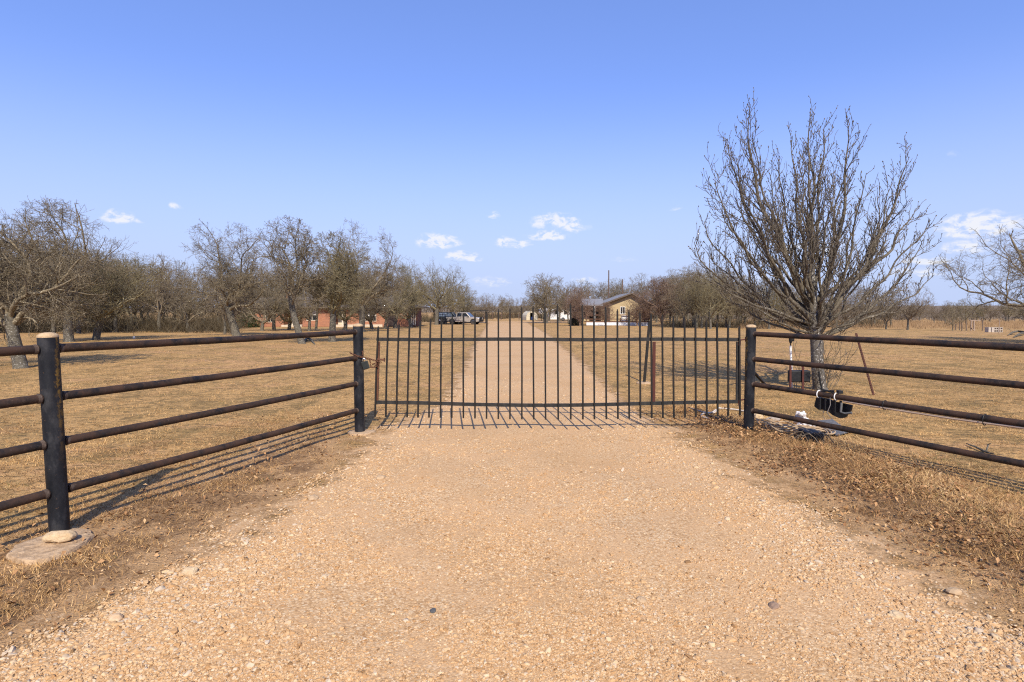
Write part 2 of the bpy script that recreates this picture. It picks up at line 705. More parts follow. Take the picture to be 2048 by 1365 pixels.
LEFT_PX = [(0, 1338), (110, 1275), (200, 1215), (330, 1130), (420, 1078), (520, 1022), (620, 962), (690, 915), (728, 880), (762, 852), (815, 835),
           (868, 815), (886, 797), (905, 765), (930, 720), (950, 684), (963, 664), (976, 646)]
RIGHT_PX = [(2048, 1265), (1900, 1178), (1750, 1085), (1600, 1003), (1480, 932), (1400, 888), (1350, 858), (1312, 840), (1266, 815), (1242, 797),
            (1190, 745), (1150, 710), (1114, 684), (1088, 664), (1056, 646)]
Lw = sorted([(G(*p).y, G(*p).x) for p in LEFT_PX])
Rw = sorted([(G(*p).y, G(*p).x) for p in RIGHT_PX])
Lw = [(-3, -9.0), (0.6, -4.6)] + Lw
Rw = [(-3, 9.0), (0.6, 4.6)] + Rw


def xl(y):
    return np.interp(y, [a for a, b in Lw], [b for a, b in Lw])


def xr(y):
    return np.interp(y, [a for a, b in Rw], [b for a, b in Rw])


ROAD_END = min(Lw[-1][0], Rw[-1][0])


def edge_dist(x, y):
    """signed distance (about) inside the drive"""
    d = np.minimum(x - xl(y), xr(y) - x)
    # near the camera the edges run slanted
    return d * np.where(y < 8, .72, 1.0)


def make_ground():
    xs = graded([-1800, -300, -60, -14, -7, 7, 14, 60, 300, 1800], [150, 12, 1.2, .25, .09, .25, 1.2, 12, 150])
    ys = graded([-40, 1.2, 8, 16, 40, 140, 400, 2600], [4, .09, .16, .6, 2.5, 12, 140])
    X, Y = np.meshgrid(xs, ys)
    Z = T(X, Y)
    d = edge_dist(X, Y)
    verge = np.clip(1 - np.abs(d + .45) / 1.0, 0, 1) * (1 - .8 * sstep((Y - 5.5) / 2.5)) * (1 - sstep((Y - 9) / 6))
    right = X > 0
    verge = np.where(right, np.clip(1 - np.abs(d + .65) / .95, 0, 1) * 1.25 * (1 - sstep((Y - 7.0) / 1.8)), verge)
    # low berm of soil under the rough grass right of the drive
    Z = Z + np.where(right, .06 * np.exp(-((d + .8) / .5) ** 2) * (1 - sstep((Y - 6.8) / 2)), 0)
    ny, nx = X.shape
    V = np.stack([X.ravel(), Y.ravel(), Z.ravel()], 1)
    i = np.arange(nx - 1)[None, :] + nx * np.arange(ny - 1)[:, None]
    Fq = np.stack([i, i + 1, i + 1 + nx, i + nx], -1).reshape(-1, 4)
    o = npmesh('ground', V, Fq, MAT['ground'], smooth=True, attrs={'verge': verge.ravel()})
    kind(o, 'structure')


def ground_z(x, y):
    d = edge_dist(x, y)
    y = np.asarray(y)
    return T(x, y) + np.where(np.asarray(x) > 0, .06 * np.exp(-((d + .8) / .5) ** 2) * (1 - sstep((y - 6.8) / 2)), 0)


make_ground()


def track_dip(X, Y):
    c = (xl(Y) + xr(Y)) / 2
    return -.012 * np.exp(-((X - c - .75) / .3) ** 2) - .012 * np.exp(-((X - c + .75) / .3) ** 2)


def make_drive():
    ys = graded([-3, 1.5, 9, 20, 50, ROAD_END], [.5, .08, .2, 1, 3])
    t = np.linspace(0, 1, 80)
    mg = .75
    rows = []
    for y in ys:
        a, b = float(xl(y)) - mg, float(xr(y)) + mg
        rows.append(a + (b - a) * t)
    X = np.array(rows)
    Y = np.repeat(ys[:, None], len(t), 1)
    E = edge_dist(X, Y)
    Z = ground_z(X, Y) + .006 + .02 * sstep((E + .1) / .6)
    Z = Z + track_dip(X, Y)
    ny, nx = X.shape
    V = np.stack([X.ravel(), Y.ravel(), Z.ravel()], 1)
    i = np.arange(nx - 1)[None, :] + nx * np.arange(ny - 1)[:, None]
    Fq = np.stack([i, i + 1, i + 1 + nx, i + nx], -1).reshape(-1, 4)
    o = npmesh('driveway', V, Fq, MAT['gravel'], smooth=True, attrs={'edge': E.ravel()})
    kind(o, 'structure')
    # the cross lane by the houses
    xs = graded([-34, 12], [.8])
    t = np.linspace(0, 1, 14)
    P, E = [], []
    y0 = ROAD_END - 1.0
    for x in xs:
        a = y0 - 1.0 + (1.0 if x > 4 else 0) - .02 * (x + 10)
        b = a + 13 + .12 * x
        for k in t:
            y = a + (b - a) * k
            P.append((x, y, float(T(x, y)) + .034))
            E.append(min((y - a), (b - y), x + 34, 12 - x) - .6)
    nx = len(t)
    ny = len(xs)
    i = np.arange(nx - 1)[None, :] + nx * np.arange(ny - 1)[:, None]
    Fq = np.stack([i, i + nx, i + 1 + nx, i + 1], -1).reshape(-1, 4)
    o = npmesh('gravel_lane', np.array(P), Fq, MAT['gravel'], smooth=True, attrs={'edge': np.array(E)})
    kind(o, 'structure')


make_drive()

# rising land far off, closing the view to the right
def make_hills():
    xs = np.linspace(-1500, 1800, 90)
    ys = np.array([430, 500, 600, 750, 900, 1000, 1150, 1500])
    hy = np.array([0, 1.2, 3.0, 5.2, 7.4, 8.0, 8.2, 8.2])
    X, Y = np.meshgrid(xs, ys)
    Z = -1.3 + hy[:, None] * (1 + .18 * np.sin(X * .006 + 1) + .08 * np.sin(X * .021)) * (0.75 + .25 * np.tanh((X + 100) / 250))
    ny, nx = X.shape
    V = np.stack([X.ravel(), Y.ravel(), Z.ravel()], 1)
    i = np.arange(nx - 1)[None, :] + nx * np.arange(ny - 1)[:, None]
    Fq = np.stack([i, i + 1, i + 1 + nx, i + nx], -1).reshape(-1, 4)
    kind(npmesh('hills', V, Fq, simple('far_scrub', (.15, .115, .08), (.22, .165, .11), .06, .95), smooth=True), 'structure')


make_hills()

# ------------------------------------------------------------------ bare trees


def tubes_np(polys, sides):
    """polys: list of (pts (N,3), radii (N)); returns V, F (quads)"""
    groups = {}
    for p, r in polys:
        groups.setdefault(len(p), []).append((p, r))
    VV, FF, off = [], [], 0
    for N, lst in groups.items():
        P = np.array([a for a, b in lst], float)
        R = np.array([b for a, b in lst], float)
        B = len(lst)
        tg = np.empty_like(P)
        tg[:, 1:-1] = P[:, 2:] - P[:, :-2]
        tg[:, 0] = P[:, 1] - P[:, 0]
        tg[:, -1] = P[:, -1] - P[:, -2]
        tg /= np.linalg.norm(tg, axis=2, keepdims=True) + 1e-9
        ref = np.array([.37, .81, .45])
        x = np.cross(tg, ref)
        x /= np.linalg.norm(x, axis=2, keepdims=True) + 1e-9
        y = np.cross(tg, x)
        a = 2 * pi * np.arange(sides) / sides
        ring = P[:, :, None, :] + (x[:, :, None, :] * np.cos(a)[None, None, :, None] + y[:, :, None, :] * np.sin(a)[None, None, :, None]) * R[:, :, None, None]
        VV.append(ring.reshape(-1, 3))
        b = np.arange(B)[:, None, None] * N * sides + np.arange(N - 1)[None, :, None] * sides
        k = np.arange(sides)[None, None, :]
        k2 = (k + 1) % sides
        q = np.stack([b + k, b + k2, b + sides + k2, b + sides + k], -1).reshape(-1, 4) + off
        FF.append(q)
        off += B * N * sides
    return np.concatenate(VV), np.concatenate(FF)


def nrm(v):
    return v / (math.sqrt(v[0] * v[0] + v[1] * v[1] + v[2] * v[2]) + 1e-9)


class Tree:
    """recursive bare tree; thick = trunk and limbs (6 sides), thin = branches (4), twigs (3)"""

    def __init__(s, seed, env=None):
        s.r = np.random.default_rng(seed)
        s.thick, s.mid, s.thin = [], [], []
        s.env = env

    def inside(s, p):
        if s.env is None:
            return True
        c, r = s.env
        q = (p - c) / r
        return q @ q < 1

    def rv(s):
        v = s.r.normal(size=3)
        return nrm(v)

    def grow(s, p, d, L, r, lv, spec):
        sp = spec[lv]
        n = sp['n']
        step = L / n
        pts, rad = [p], [r]
        last = lv == len(spec) - 1
        kids = []
        r1 = max(r * sp.get('taper', .45), .0035)
        nk = sp.get('kids', 0)
        start = sp.get('start', .3)
        stopped = False
        for i in range(n):
            d = nrm(d + s.rv() * sp['wig'] + np.array([0, 0, sp['up']]))
            p = p + d * step
            t = (i + 1) / n
            pts.append(p)
            rad.append(r + (r1 - r) * t)
            if not s.inside(p):
                stopped = True
                break
        m = len(pts) - 1
        if not last and nk:
            cnt = max(1, int(round(nk * (m / n) + s.r.uniform(-.5, .5))))
            for k in range(cnt):
                t = start + (1 - start) * (k + s.r.uniform(.1, .9)) / cnt
                t = min(t, .999)
                f = t * m
                i = int(f)
                q = pts[i] + (pts[min(i + 1, m)] - pts[i]) * (f - i)
                dd = nrm(pts[min(i + 1, m)] - pts[i])
                ax = nrm(np.cross(dd, s.rv()))
                an = radians(s.r.uniform(*sp.get('ang', (35, 65))))
                nd = nrm(dd * cos(an) + ax * sin(an))
                rr = (rad[i] if i < len(rad) else rad[-1])
                kl = L * s.r.uniform(*sp.get('len', (.4, .65))) * (1 - .45 * t)
                kids.append((q, nd, kl, min(rr * .62, r * sp.get('kr', .55)) * s.r.uniform(.75, 1)))
            if not stopped:
                kids.append((pts[-1], d, L * .5, rad[-1]))
        if stopped:
            rad[-1] = max(rad[-1] * .35, .003)
        item = (np.array(pts), np.array(rad))
        if lv <= 1:
            s.thick.append(item)
        elif r > .022 and lv == 2:
            s.mid.append(item)
        else:
            s.thin.append(item)
        for q, nd, kl, kr in kids:
            if kl > .06:
                s.grow(q, nd, kl, max(kr, .0045), lv + 1, spec)


OAK = [
    dict(n=6, wig=.10, up=.05, taper=.7),
    dict(n=11, wig=.36, up=.06, kids=10, start=.1, ang=(35, 72), len=(.38, .66), kr=.46, taper=.2),
    dict(n=7, wig=.36, up=.05, kids=7, start=.18, ang=(35, 75), len=(.40, .68), taper=.3),
    dict(n=5, wig=.40, up=.03, kids=6, start=.15, ang=(30, 75), len=(.4, .7), taper=.4),
    dict(n=4, wig=.45, up=.02, kids=3, start=.15, ang=(30, 70), len=(.5, .8), taper=.5),
    dict(n=3, wig=.45, up=.02, taper=.6),
]


def spec_scaled(base, kidf, drop=0):
    out = []
    for q in base[:len(base) - drop]:
        q = dict(q)
        if 'kids' in q:
            q['kids'] = max(1, int(round(q['kids'] * kidf)))
        out.append(q)
    return out


def flare(p, r):
    """add root flare to a trunk polyline"""
    r = np.array(r)
    p = np.array(p)
    p2 = np.concatenate([[p[0] - np.array([0, 0, .12])], [p[0] + (p[1] - p[0]) * .06], [p[0] + (p[1] - p[0]) * .25], p[1:]])
    r2 = np.concatenate([[r[0] * 1.45], [r[0] * 1.18], [r[0] * 1.0], r[1:] * 1.0])
    return p2, r2


def oak_meshes(name, seed, H, W, trunk_h, trunk_r, lean=(0, 0), limbs=6, twig='oak_twig', bark='oak', kidf=1.0, drop=0, spread=(38, 75), tw=1.0):
    """meshes of one tree, base at the origin: (trunk mesh, crown mesh)"""
    c = np.array([lean[0] * .8, lean[1] * .8, H * .56])
    env = (c, np.array([W / 2, W / 2, H * .46]))
    t = Tree(seed, env)
    R = t.r
    # trunk
    pts = [np.zeros(3)]
    rad = [trunk_r]
    d = nrm(np.array([lean[0], lean[1], max(trunk_h, .5) * 1.6]))
    n = 6
    for i in range(n):
        d = nrm(d + t.rv() * .07 + np.array([0, 0, .02]))
        pts.append(pts[-1] + d * trunk_h / n)
        rad.append(trunk_r * (1 - .25 * (i + 1) / n))
    spec = spec_scaled(OAK, kidf, drop)
    top = pts[-1]
    a0 = R.uniform(0, 2 * pi)
    for k in range(limbs):
        a = a0 + 2 * pi * k / limbs + R.uniform(-.35, .35)
        inc = radians(R.uniform(*spread)) if k else radians(R.uniform(5, 18))
        nd = nrm(np.array([cos(a) * sin(inc), sin(a) * sin(inc), cos(inc)]) + .25 * d)
        f = R.uniform(.72, 1) if k else 1
        i = min(int(f * n), n - 1)
        q = pts[i] + (pts[i + 1] - pts[i]) * (f * n - i)
        L = (H - trunk_h) * R.uniform(.85, 1.1) if k == 0 else (W / 2) * R.uniform(.85, 1.25) / max(sin(inc), .55)
        t.grow(q, nd, L, trunk_r * R.uniform(.33, .50), 1, spec)
    P, Rr = flare(pts, rad)
    Vt, Ft = tubes_np([(P, Rr)], 12)
    V1, F1 = tubes_np(t.thick, 7)
    Vs, Fs = [V1], [F1]
    off = len(V1)
    if t.mid:
        v, f = tubes_np(t.mid, 5)
        Vs.append(v)
        Fs.append(f + off)
        off += len(v)
    v, f = tubes_np([(p, r * tw) for p, r in t.thin], 3)
    Vs.append(v)
    Fs.append(f + off)
    return (Vt, Ft, bark), (np.concatenate(Vs), np.concatenate(Fs), twig)


NTRI = [0]


def tree_thing(name, label, loc, meshes, group=None, rz=0.0, scale=1.0, cat='tree'):
    t = thing(name, label, cat, loc, rz, group)
    t.scale = (scale, scale, scale)
    (Vt, Ft, bm), (Vc, Fc, tm) = meshes
    npmesh('trunk', Vt, Ft, MAT[bm], t, smooth=True)
    npmesh('crown', Vc, Fc, MAT[tm], t, smooth=True)
    NTRI[0] += 2 * (len(Ft) + len(Fc))
    return t


def place_oak(label, px, py, top, width_px, seed, trunk_px=16, fork=.28, lean=0.0, limbs=6, twig='oak_twig', kidf=1.0, group=None, spread=(38, 75), name='oak_tree', tw=1.3):
    g = G(px, py)
    s = F / g.y
    H = (py - top) / s
    W = width_px / s
    m = oak_meshes(name, seed, H, W, H * fork, trunk_px / s / 2 * .92, lean=(lean, 0), limbs=limbs, twig=twig, kidf=kidf, spread=spread, tw=tw)
    return tree_thing(name, label, g - Vector((0, 0, .02)), m, group)


YARD = 'bare oaks standing on the lawn left of the drive'
place_oak('leaning grey oak at the left edge, trunk nearest behind the corner fence post', 42, 737, 455, 330, 11, 27, .40, -.5, 9, group=YARD, kidf=1.0, tw=.9)
place_oak('tallest bare oak on the left, rising above the wood with open twisted top limbs', 138, 684, 408, 280, 12, 19, .34, -.3, 7, group=YARD)
place_oak('low broad oak with drooping pale limbs just right of the tallest oak', 192, 680, 500, 250, 13, 15, .26, .4, 7, 'oak_olive', group=YARD, spread=(50, 88))
place_oak('dark-limbed oak in front of the left end of the brick house by the evergreen bush', 473, 672, 450, 230, 28, 17, .28, -.6, 7, group=YARD)
place_oak('oak leaning left with a broken stub top, before the brick house porch', 604, 688, 440, 165, 15, 15, .40, -.7, 5, group=YARD, spread=(18, 55))
place_oak('straight-trunked oak with a dense olive crown and flared pale roots', 664, 684, 468, 170, 16, 16, .30, .1, 7, 'oak_olive', group=YARD, spread=(25, 65), kidf=1.0)
place_oak('round-headed oak behind the left gate post, its crown reaching over the gate', 722, 664, 438, 175, 17, 14, .26, .3, 7, group=YARD)
place_oak('low oak with pale tangled lower limbs behind the left end of the gate', 790, 657, 515, 150, 18, 9, .24, .5, 7, 'oak_olive', group=YARD, spread=(45, 88), kidf=.85)
place_oak('rounded oak beside the parked pickup truck', 873, 650, 515, 130, 19, 9, .25, 0.3, 7, 'oak_olive', group=YARD, kidf=.85)
place_oak('small pale young oak alone at the edge of the left wood', 377, 664, 560, 95, 20, 8, .2, -.2, 6, group=YARD, kidf=.7)
place_oak('thin oak by the brick house window, twin of the tree next to it', 632, 662, 540, 80, 21, 6, .4, 0.1, 5, group=YARD, kidf=.6)
place_oak('small oak with a short dark trunk in front of the brick house door', 548, 660, 560, 90, 22, 8, .3, 0.1, 6, group=YARD, kidf=.7)
place_oak('low oak hiding the right-hand window of the brick house', 744, 659, 540, 130, 24, 8, .16, -.3, 8, 'oak_twig', group=YARD, spread=(50, 95), kidf=.8)
place_oak('low spreading oak covering the roof of the brick house between two taller oaks', 578, 661, 545, 120, 25, 8, .18, .2, 8, 'oak_olive', group=YARD, spread=(50, 95), kidf=.8)
place_oak('low oak before the left brick wall, right of the evergreen bush', 524, 662, 550, 120, 26, 8, .18, .2, 8, 'oak_twig', group=YARD, spread=(50, 95), kidf=.8)
place_oak('low oak in front of the cream porch columns of the brick house', 690, 660, 530, 130, 27, 9, .16, .2, 8, 'oak_olive', group=YARD, spread=(50, 95), kidf=.8)
place_oak('low oak by the right end of the brick house', 822, 655, 545, 110, 29, 8, .18, -.2, 8, 'oak_olive', group=YARD, spread=(45, 92), kidf=.8)
place_oak('slim oak crossing the brick wall between the porch and the first white window', 618, 663, 530, 110, 31, 7, .22, .3, 7, 'oak_twig', group=YARD, spread=(45, 95), kidf=.75)
place_oak('slim oak over the dark entry near the right end of the brick house', 770, 658, 525, 110, 34, 7, .2, .3, 7, 'oak_twig', group=YARD, spread=(50, 98), kidf=.8)
place_oak('spreading oak whose trunk is outside the right edge, limbs reaching into the picture', 2165, 692, 425, 520, 23, 26, .24, 0.0, 12, spread=(35, 92), kidf=.85, tw=1.15)


# pear tree beside the right-hand fence
def make_pear():
    g = G(1638, 780)
    Y = g.y
    s = F / Y
    t = Tree(5)
    R = t.r
    root = thing('pear_tree', 'large bare pear tree with upswept knobbly branches behind the right fence', 'tree', g)

    def W(px, py, dy=0.0):
        q = atY(px, py, Y + dy)
        return np.array(q - g)
    trunk = [W(1640, 782), W(1636, 745), W(1634, 715), W(1634, 690), W(1632, 664), W(1628, 640), W(1626, 600), W(1623, 540), W(1621, 470)]
    P, Rr = flare(trunk, [.122, .112, .108, .116, .11, .09, .072, .055, .04])
    Vt, Ft = tubes_np([(P, Rr)], 14)
    npmesh('trunk', Vt, Ft, MAT['pear_trunk'], root, smooth=True)
    SP = [None,
          dict(n=14, wig=.10, up=.10),
          dict(n=9, wig=.19, up=.11, kids=6, start=.18, ang=(22, 48), len=(.3, .55), taper=.4),
          dict(n=6, wig=.26, up=.09, kids=3, start=.2, ang=(25, 55), len=(.28, .5), taper=.5),
          dict(n=3, wig=.30, up=.05, taper=.7)]
    tips = [(1492, 205, .1), (1512, 262, -.5), (1455, 262, .5), (1620, 215, .3), (1588, 255, -.4), (1645, 240, .9), (1700, 245, -.1), (1690, 300, .8),
            (1815, 300, .3), (1735, 330, -.7), (1765, 370, .9), (1835, 400, .4), (1858, 420, -.5), (1865, 535, .2), (1800, 560, -.9), (1425, 330, .2), (1440, 395, -.8), (1405, 430, .5),
            (1378, 470, -.1), (1400, 530, -.9), (1470, 350, 1.2), (1560, 300, 1.3), (1600, 360, -1.3), (1680, 390, -1.4), (1540, 400, -1.2), (1750, 450, -1.0),
            (1430, 560, .9), (1500, 590, -1.1)]
    tips += [(1400, 510, .6), (1470, 300, -.9), (1540, 330, .8), (1660, 330, -.6), (1600, 300, .9), (1720, 380, .6), (1790, 350, -.3), (1415, 480, .9), (1845, 470, .8), (1500, 430, 1.5), (1620, 270, -1.1)]
    for k, (px, py, dy) in enumerate(tips):
        py = py + 16
        px = px + 4 if px < 1480 else px
        tip = W(px, py, dy)
        fz = R.uniform(.42, .74) if py < 480 else R.uniform(.40, .56)
        i = min(int(fz * 8), 7)
        b = trunk[i] + (trunk[i + 1] - trunk[i]) * (fz * 8 - i)
        low = py > 500
        side = tip - b
        side[2] = 0
        c1 = b + side * (.30 if not low else .4) + np.array([0, 0, (tip[2] - b[2]) * (.16 if not low else .35)])
        c2 = b + side * (.86 if not low else .8) + np.array([0, 0, (tip[2] - b[2]) * (.55 if not low else .5)])
        n = 20
        pts, rad = [], []
        L = np.linalg.norm(tip - b)
        r0 = (.056 if k in (0, 3, 6, 8, 11) else .034) * min(1.0, L / 4.0) ** 1.3 + .009
        ph = R.uniform(0, 6, 4)
        for j in range(n + 1):
            u = j / n
            q = b * (1 - u) ** 3 + 3 * c1 * u * (1 - u) ** 2 + 3 * c2 * u * u * (1 - u) + tip * u ** 3
            wob = .05 * min(1, u * 3)
            q = q + np.array([sin(9 * u + ph[0]) + .6 * sin(23 * u + ph[1]), sin(8 * u + ph[2]) + .6 * sin(21 * u + ph[3]), .3 * sin(17 * u + ph[1])]) * wob
            pts.append(q)
            rad.append(r0 * (1 - u) ** .85 + .0045)
        t.thick.append((np.array(pts), np.array(rad)))
        cnt = int(L * (6.6 if not low else 4.6))
        for j in range(cnt):
            u = .34 + .66 * (j + R.uniform(0, 1)) / cnt
            f = min(u, .995) * n
            i = int(f)
            q = pts[i] + (pts[i + 1] - pts[i]) * (f - i)
            dd = nrm(pts[i + 1] - pts[i])
            ax = nrm(np.cross(dd, t.rv()))
            an = radians(R.uniform(24, 52))
            nd = nrm(dd * cos(an) + ax * sin(an))
            kl = R.uniform(.25, .85) * (1.15 - .7 * u) * min(1.2, L / 3.5)
            t.grow(q, nd, kl, max(.0065, rad[i] * .5), 2, SP)
    # buds and dried fruit spurs on the twig ends
    buds = []
    for p, r in t.thin:
        if R.uniform() < .5:
            e = p[-1]
            d = nrm(p[-1] - p[-2])
            L = R.uniform(.02, .045)
            buds.append((np.array([e - d * .004, e + d * L * .4, e + d * L]), np.array([.003, R.uniform(.007, .013), .002])))
    # side limbs low down, thin and tangled
    for k in range(9):
        a = R.uniform(0, 2 * pi)
        z = R.uniform(.9, 1.25)
        q = np.array([cos(a) * .1, sin(a) * .1, z])
        nd = nrm(np.array([cos(a), sin(a), R.uniform(-.15, .35)]))
        t.grow(q, nd, R.uniform(.5, 1.3), .009, 2, SP)
    # suckers round the foot
    for k in range(26):
        a = R.uniform(0, 2 * pi)
        q = np.array([cos(a) * .15 + R.uniform(-.1, .1), sin(a) * .15 + R.uniform(-.1, .1), R.uniform(-.02, .1)])
        nd = nrm(np.array([cos(a) * .45, sin(a) * .45, 1.0]))
        t.grow(q, nd, R.uniform(.35, .95), .006, 3, SP)
    V1, F1 = tubes_np(t.thick, 7)
    npmesh('limbs', V1, F1, MAT['pear'], root, smooth=True)
    v, f = tubes_np(t.mid + t.thin, 3)
    v2, f2 = tubes_np(buds, 4)
    V = np.concatenate([v, v2])
    Fq = np.concatenate([f, f2 + len(v)])
    npmesh('crown', V, Fq, MAT['pear_twig'], root, smooth=True)
    NTRI[0] += 2 * (len(F1) + len(Fq))


make_pear()

# woods in the distance: a few grown trees copied over and over, each copy a tree of its own
VAR = []
for k, (H, W, th, tr, tw) in enumerate(((7.2, 6.5, 1.9, .17, 'wood_far'), (6.4, 6.8, 1.5, .15, 'oak_olive'), (7.8, 5.6, 2.3, .16, 'wood_far'), (5.2, 6.2, 1.1, .13, 'oak_twig'), (6.0, 5.2, 1.4, .13, 'wood_far'))):
    VAR.append(oak_meshes('v', 40 + k, H, W, th, tr, limbs=7, twig=tw, kidf=.9, drop=1, spread=(25, 72), tw=1.7))
CRAPE = []
for k in range(2):
    CRAPE.append(oak_meshes('c', 60 + k, 4.2, 4.0, .35, .10, limbs=10, twig='crape', bark='crape', kidf=1.0, drop=1, spread=(8, 42), tw=1.5))
PROTO = {}


def wood_tree(vi, loc, rz, sc, label, group, name='woodland_tree', crape=False, cat='tree'):
    key = (vi, crape)
    if key not in PROTO:
        t = tree_thing(name, label, loc, (CRAPE if crape else VAR)[vi], group, rz, sc, cat)
        PROTO[key] = t
    else:
        t = copy_tree(PROTO[key])
        t.name = name
        t.location = loc
        t.rotation_euler = (0, 0, rz)
        t.scale = (sc, sc, sc)
        tag(t, label, cat, group)
    return t


def scatter_wood(n, px0, px1, y0, y1, top_px, label, group, seed, jit=18):
    r = random.Random(seed)
    for i in range(n):
        px = px0 + (px1 - px0) * (i + r.random()) / n
        Y = r.uniform(y0, y1)
        g = GD(px, Y)
        tp = top_px(px) + r.uniform(-jit, jit * .8)
        base = 618 + (EYE - g.z) * F / Y
        H = (base - tp) / F * Y
        vi = r.randrange(5)
        sc = H / (7.2, 6.4, 7.8, 5.2, 6.0)[vi]
        sc = max(.45, min(1.6, sc))
        wood_tree(vi, g - Vector((0, 0, .05)), r.uniform(0, 6.28), sc, label, group)


scatter_wood(46, -260, 470, 36, 70, lambda p: np.interp(p, [-260, 0, 120, 230, 330, 400, 470], [485, 485, 495, 515, 530, 550, 560]),
             'bare tree in the crowded wood along the left side of the field', 'trees of the wood on the left', 1)
scatter_wood(32, 430, 935, 97, 122, lambda p: np.interp(p, [430, 560, 700, 830, 935], [550, 535, 530, 538, 572]),
             'bare tree behind the brick house', 'trees behind the brick house', 2, 14)
scatter_wood(14, 925, 1085, 135, 190, lambda p: 592, 'small distant tree beyond the end of the drive', 'trees beyond the end of the drive', 3, 7)
scatter_wood(30, 1085, 1480, 92, 128, lambda p: np.interp(p, [1085, 1150, 1250, 1330, 1480], [568, 562, 570, 545, 545]),
             'bare tree behind the yellow house and the white trailer', 'trees behind the yellow house', 4, 12)
scatter_wood(30, 1330, 1790, 56, 82, lambda p: np.interp(p, [1330, 1400, 1500, 1650, 1790], [553, 540, 565, 575, 585]),
             'low bare tree in the thicket behind the pear tree', 'trees of the thicket behind the pear tree', 5, 12)
scatter_wood(18, 1800, 2150, 80, 130, lambda p: 603, 'low distant tree beyond the fence at the far right', 'trees beyond the far right fence', 6, 6)

wood_tree(3, GD(1094, 92), 1.0, 1.0 * (646 - 548) / F * 92 / 5.2, 'bare twisted oak standing over the arched shed and white trailer', None, 'oak_tree')
wood_tree(0, GD(1392, 62), 2.2, (658 - 530) / F * 62 / 7.2, 'spreading oak at the right of the yellow house, tallest there', None, 'oak_tree')
wood_tree(4, GD(1815, 51), .4, (662 - 566) / F * 51 / 6.0, 'bushy many-stemmed tree alone in the field right of the pear tree', None, 'field_tree')
wood_tree(3, GD(1772, 53), 3.4, (661 - 590) / F * 53 / 5.2, 'lower bush-like tree between the pear tree and the many-stemmed field tree', None, 'field_tree')
wood_tree(3, GD(1905, 50), 5.1, (664 - 622) / F * 50 / 5.2, 'little pale bush-like tree by the far fence posts', None, 'field_tree')
wood_tree(0, GD(1160, 73), 0, (652 - 576) / F * 74 / 4.2, 'reddish crape myrtle at the left corner of the yellow house', None, 'crape_myrtle', True)
wood_tree(1, GD(1210, 73), 1, (652 - 606) / F * 73 / 4.2, 'slim crape myrtle in front of the yellow house porch', None, 'crape_myrtle', True)
wood_tree(0, GD(1274, 74), 2, (652 - 585) / F * 74 / 4.2, 'crape myrtle with pale forked stems before the yellow gable', None, 'crape_myrtle', True)
wood_tree(1, GD(1324, 73), 4, (654 - 556) / F * 73 / 4.2, 'broad rusty-brown crape myrtle at the right corner of the yellow house', None, 'crape_myrtle', True)


# brushwood and far woods that nobody could count
def brush(name, n, px0, px1, y0, y1, h0, h1, m, seed, blades=9, lean=.55, w=.02):
    r = np.random.default_rng(seed)
    px = r.uniform(px0, px1, n)
    Y = r.uniform(y0, y1, n)
    X = (px - 1024) / F * Y
    Z = T(X, Y)
    ok = np.ones(n, bool)
    B = blades
    base = np.stack([X, Y, Z - .05], 1)[:, None, :] + r.normal(0, .25, (n, B, 3)) * np.array([1, 1, 0])
    H = r.uniform(h0, h1, (n, 1)) * r.uniform(.5, 1, (n, B))
    d = np.stack([r.normal(0, lean, (n, B)), r.normal(0, lean, (n, B)), np.ones((n, B))], -1)
    d /= np.linalg.norm(d, axis=-1, keepdims=True)
    midp = base + d * (H * .5)[..., None]
    tip = midp + (d + r.normal(0, .3, (n, B, 3))) * (H * .5)[..., None]
    side = np.stack([np.ones((n, B)), r.normal(0, .4, (n, B)), np.zeros((n, B))], -1)
    ww = (w * r.uniform(.5, 1.3, (n, B)) * (Y / 60)[:, None])[..., None]
    V = np.stack([base - side * ww, base + side * ww, midp + side * ww * .7, tip, midp - side * ww * .7], 2).reshape(-1, 3)
    i = np.arange(n * B)[:, None] * 5
    Fq = np.concatenate([i + np.array([0, 1, 2, 4]), i + np.array([4, 2, 3, 3])], 0)
    q = i + np.array([0, 1, 2, 4])
    t1 = np.concatenate([i + np.array([0, 1, 2]), i + np.array([0, 2, 4]), i + np.array([4, 2, 3])], 0)
    o = npmesh(name, V, t1, m)
    kind(o, 'stuff')
    return o


def mat_brush(name, a, b):
    q = NM(name)
    return q.done(q.ramp(q.noise(.9, 5, .7), [(.3, a), (.7, b)]), .9, 0, .1)


MB_BR = mat_brush('brushwood', (.05, .04, .024), (.125, .098, .06))
tag(brush('undergrowth', 2600, -300, 475, 42, 78, .5, 3.6, MB_BR, 3, 10, 1.0, .016), 'tangled brown undergrowth beneath the wood on the left', 'undergrowth')
tag(brush('undergrowth', 900, 440, 930, 97, 122, .6, 3.0, MB_BR, 4, 9, .9, .016), 'brown brushwood behind the brick house', 'undergrowth')
tag(brush('undergrowth', 1000, 925, 1480, 135, 200, .6, 4.2, MB_BR, 5, 9, .9, .016), 'grey-brown scrub closing the end of the drive', 'undergrowth')
tag(brush('undergrowth', 900, 1330, 1770, 62, 85, .4, 2.2, MB_BR, 6, 9, .9, .016), 'low brown brush under the thicket behind the pear tree', 'undergrowth')
MB_FAR = mat_brush('far_wood', (.13, .105, .085), (.18, .15, .12))  # greyed twigs: distance haze put into the colour
tag(brush('woods', 2600, 1380, 2300, 110, 330, 1.6, 4.6, MB_FAR, 8, 8, .5, .03), 'far scrub woods spreading to the horizon at the right', 'woods')
tag(brush('woods', 3000, -600, 2700, 330, 900, 3.5, 7.0, MB_FAR, 9, 8, .5, .025), 'distant band of woods along the horizon', 'woods')
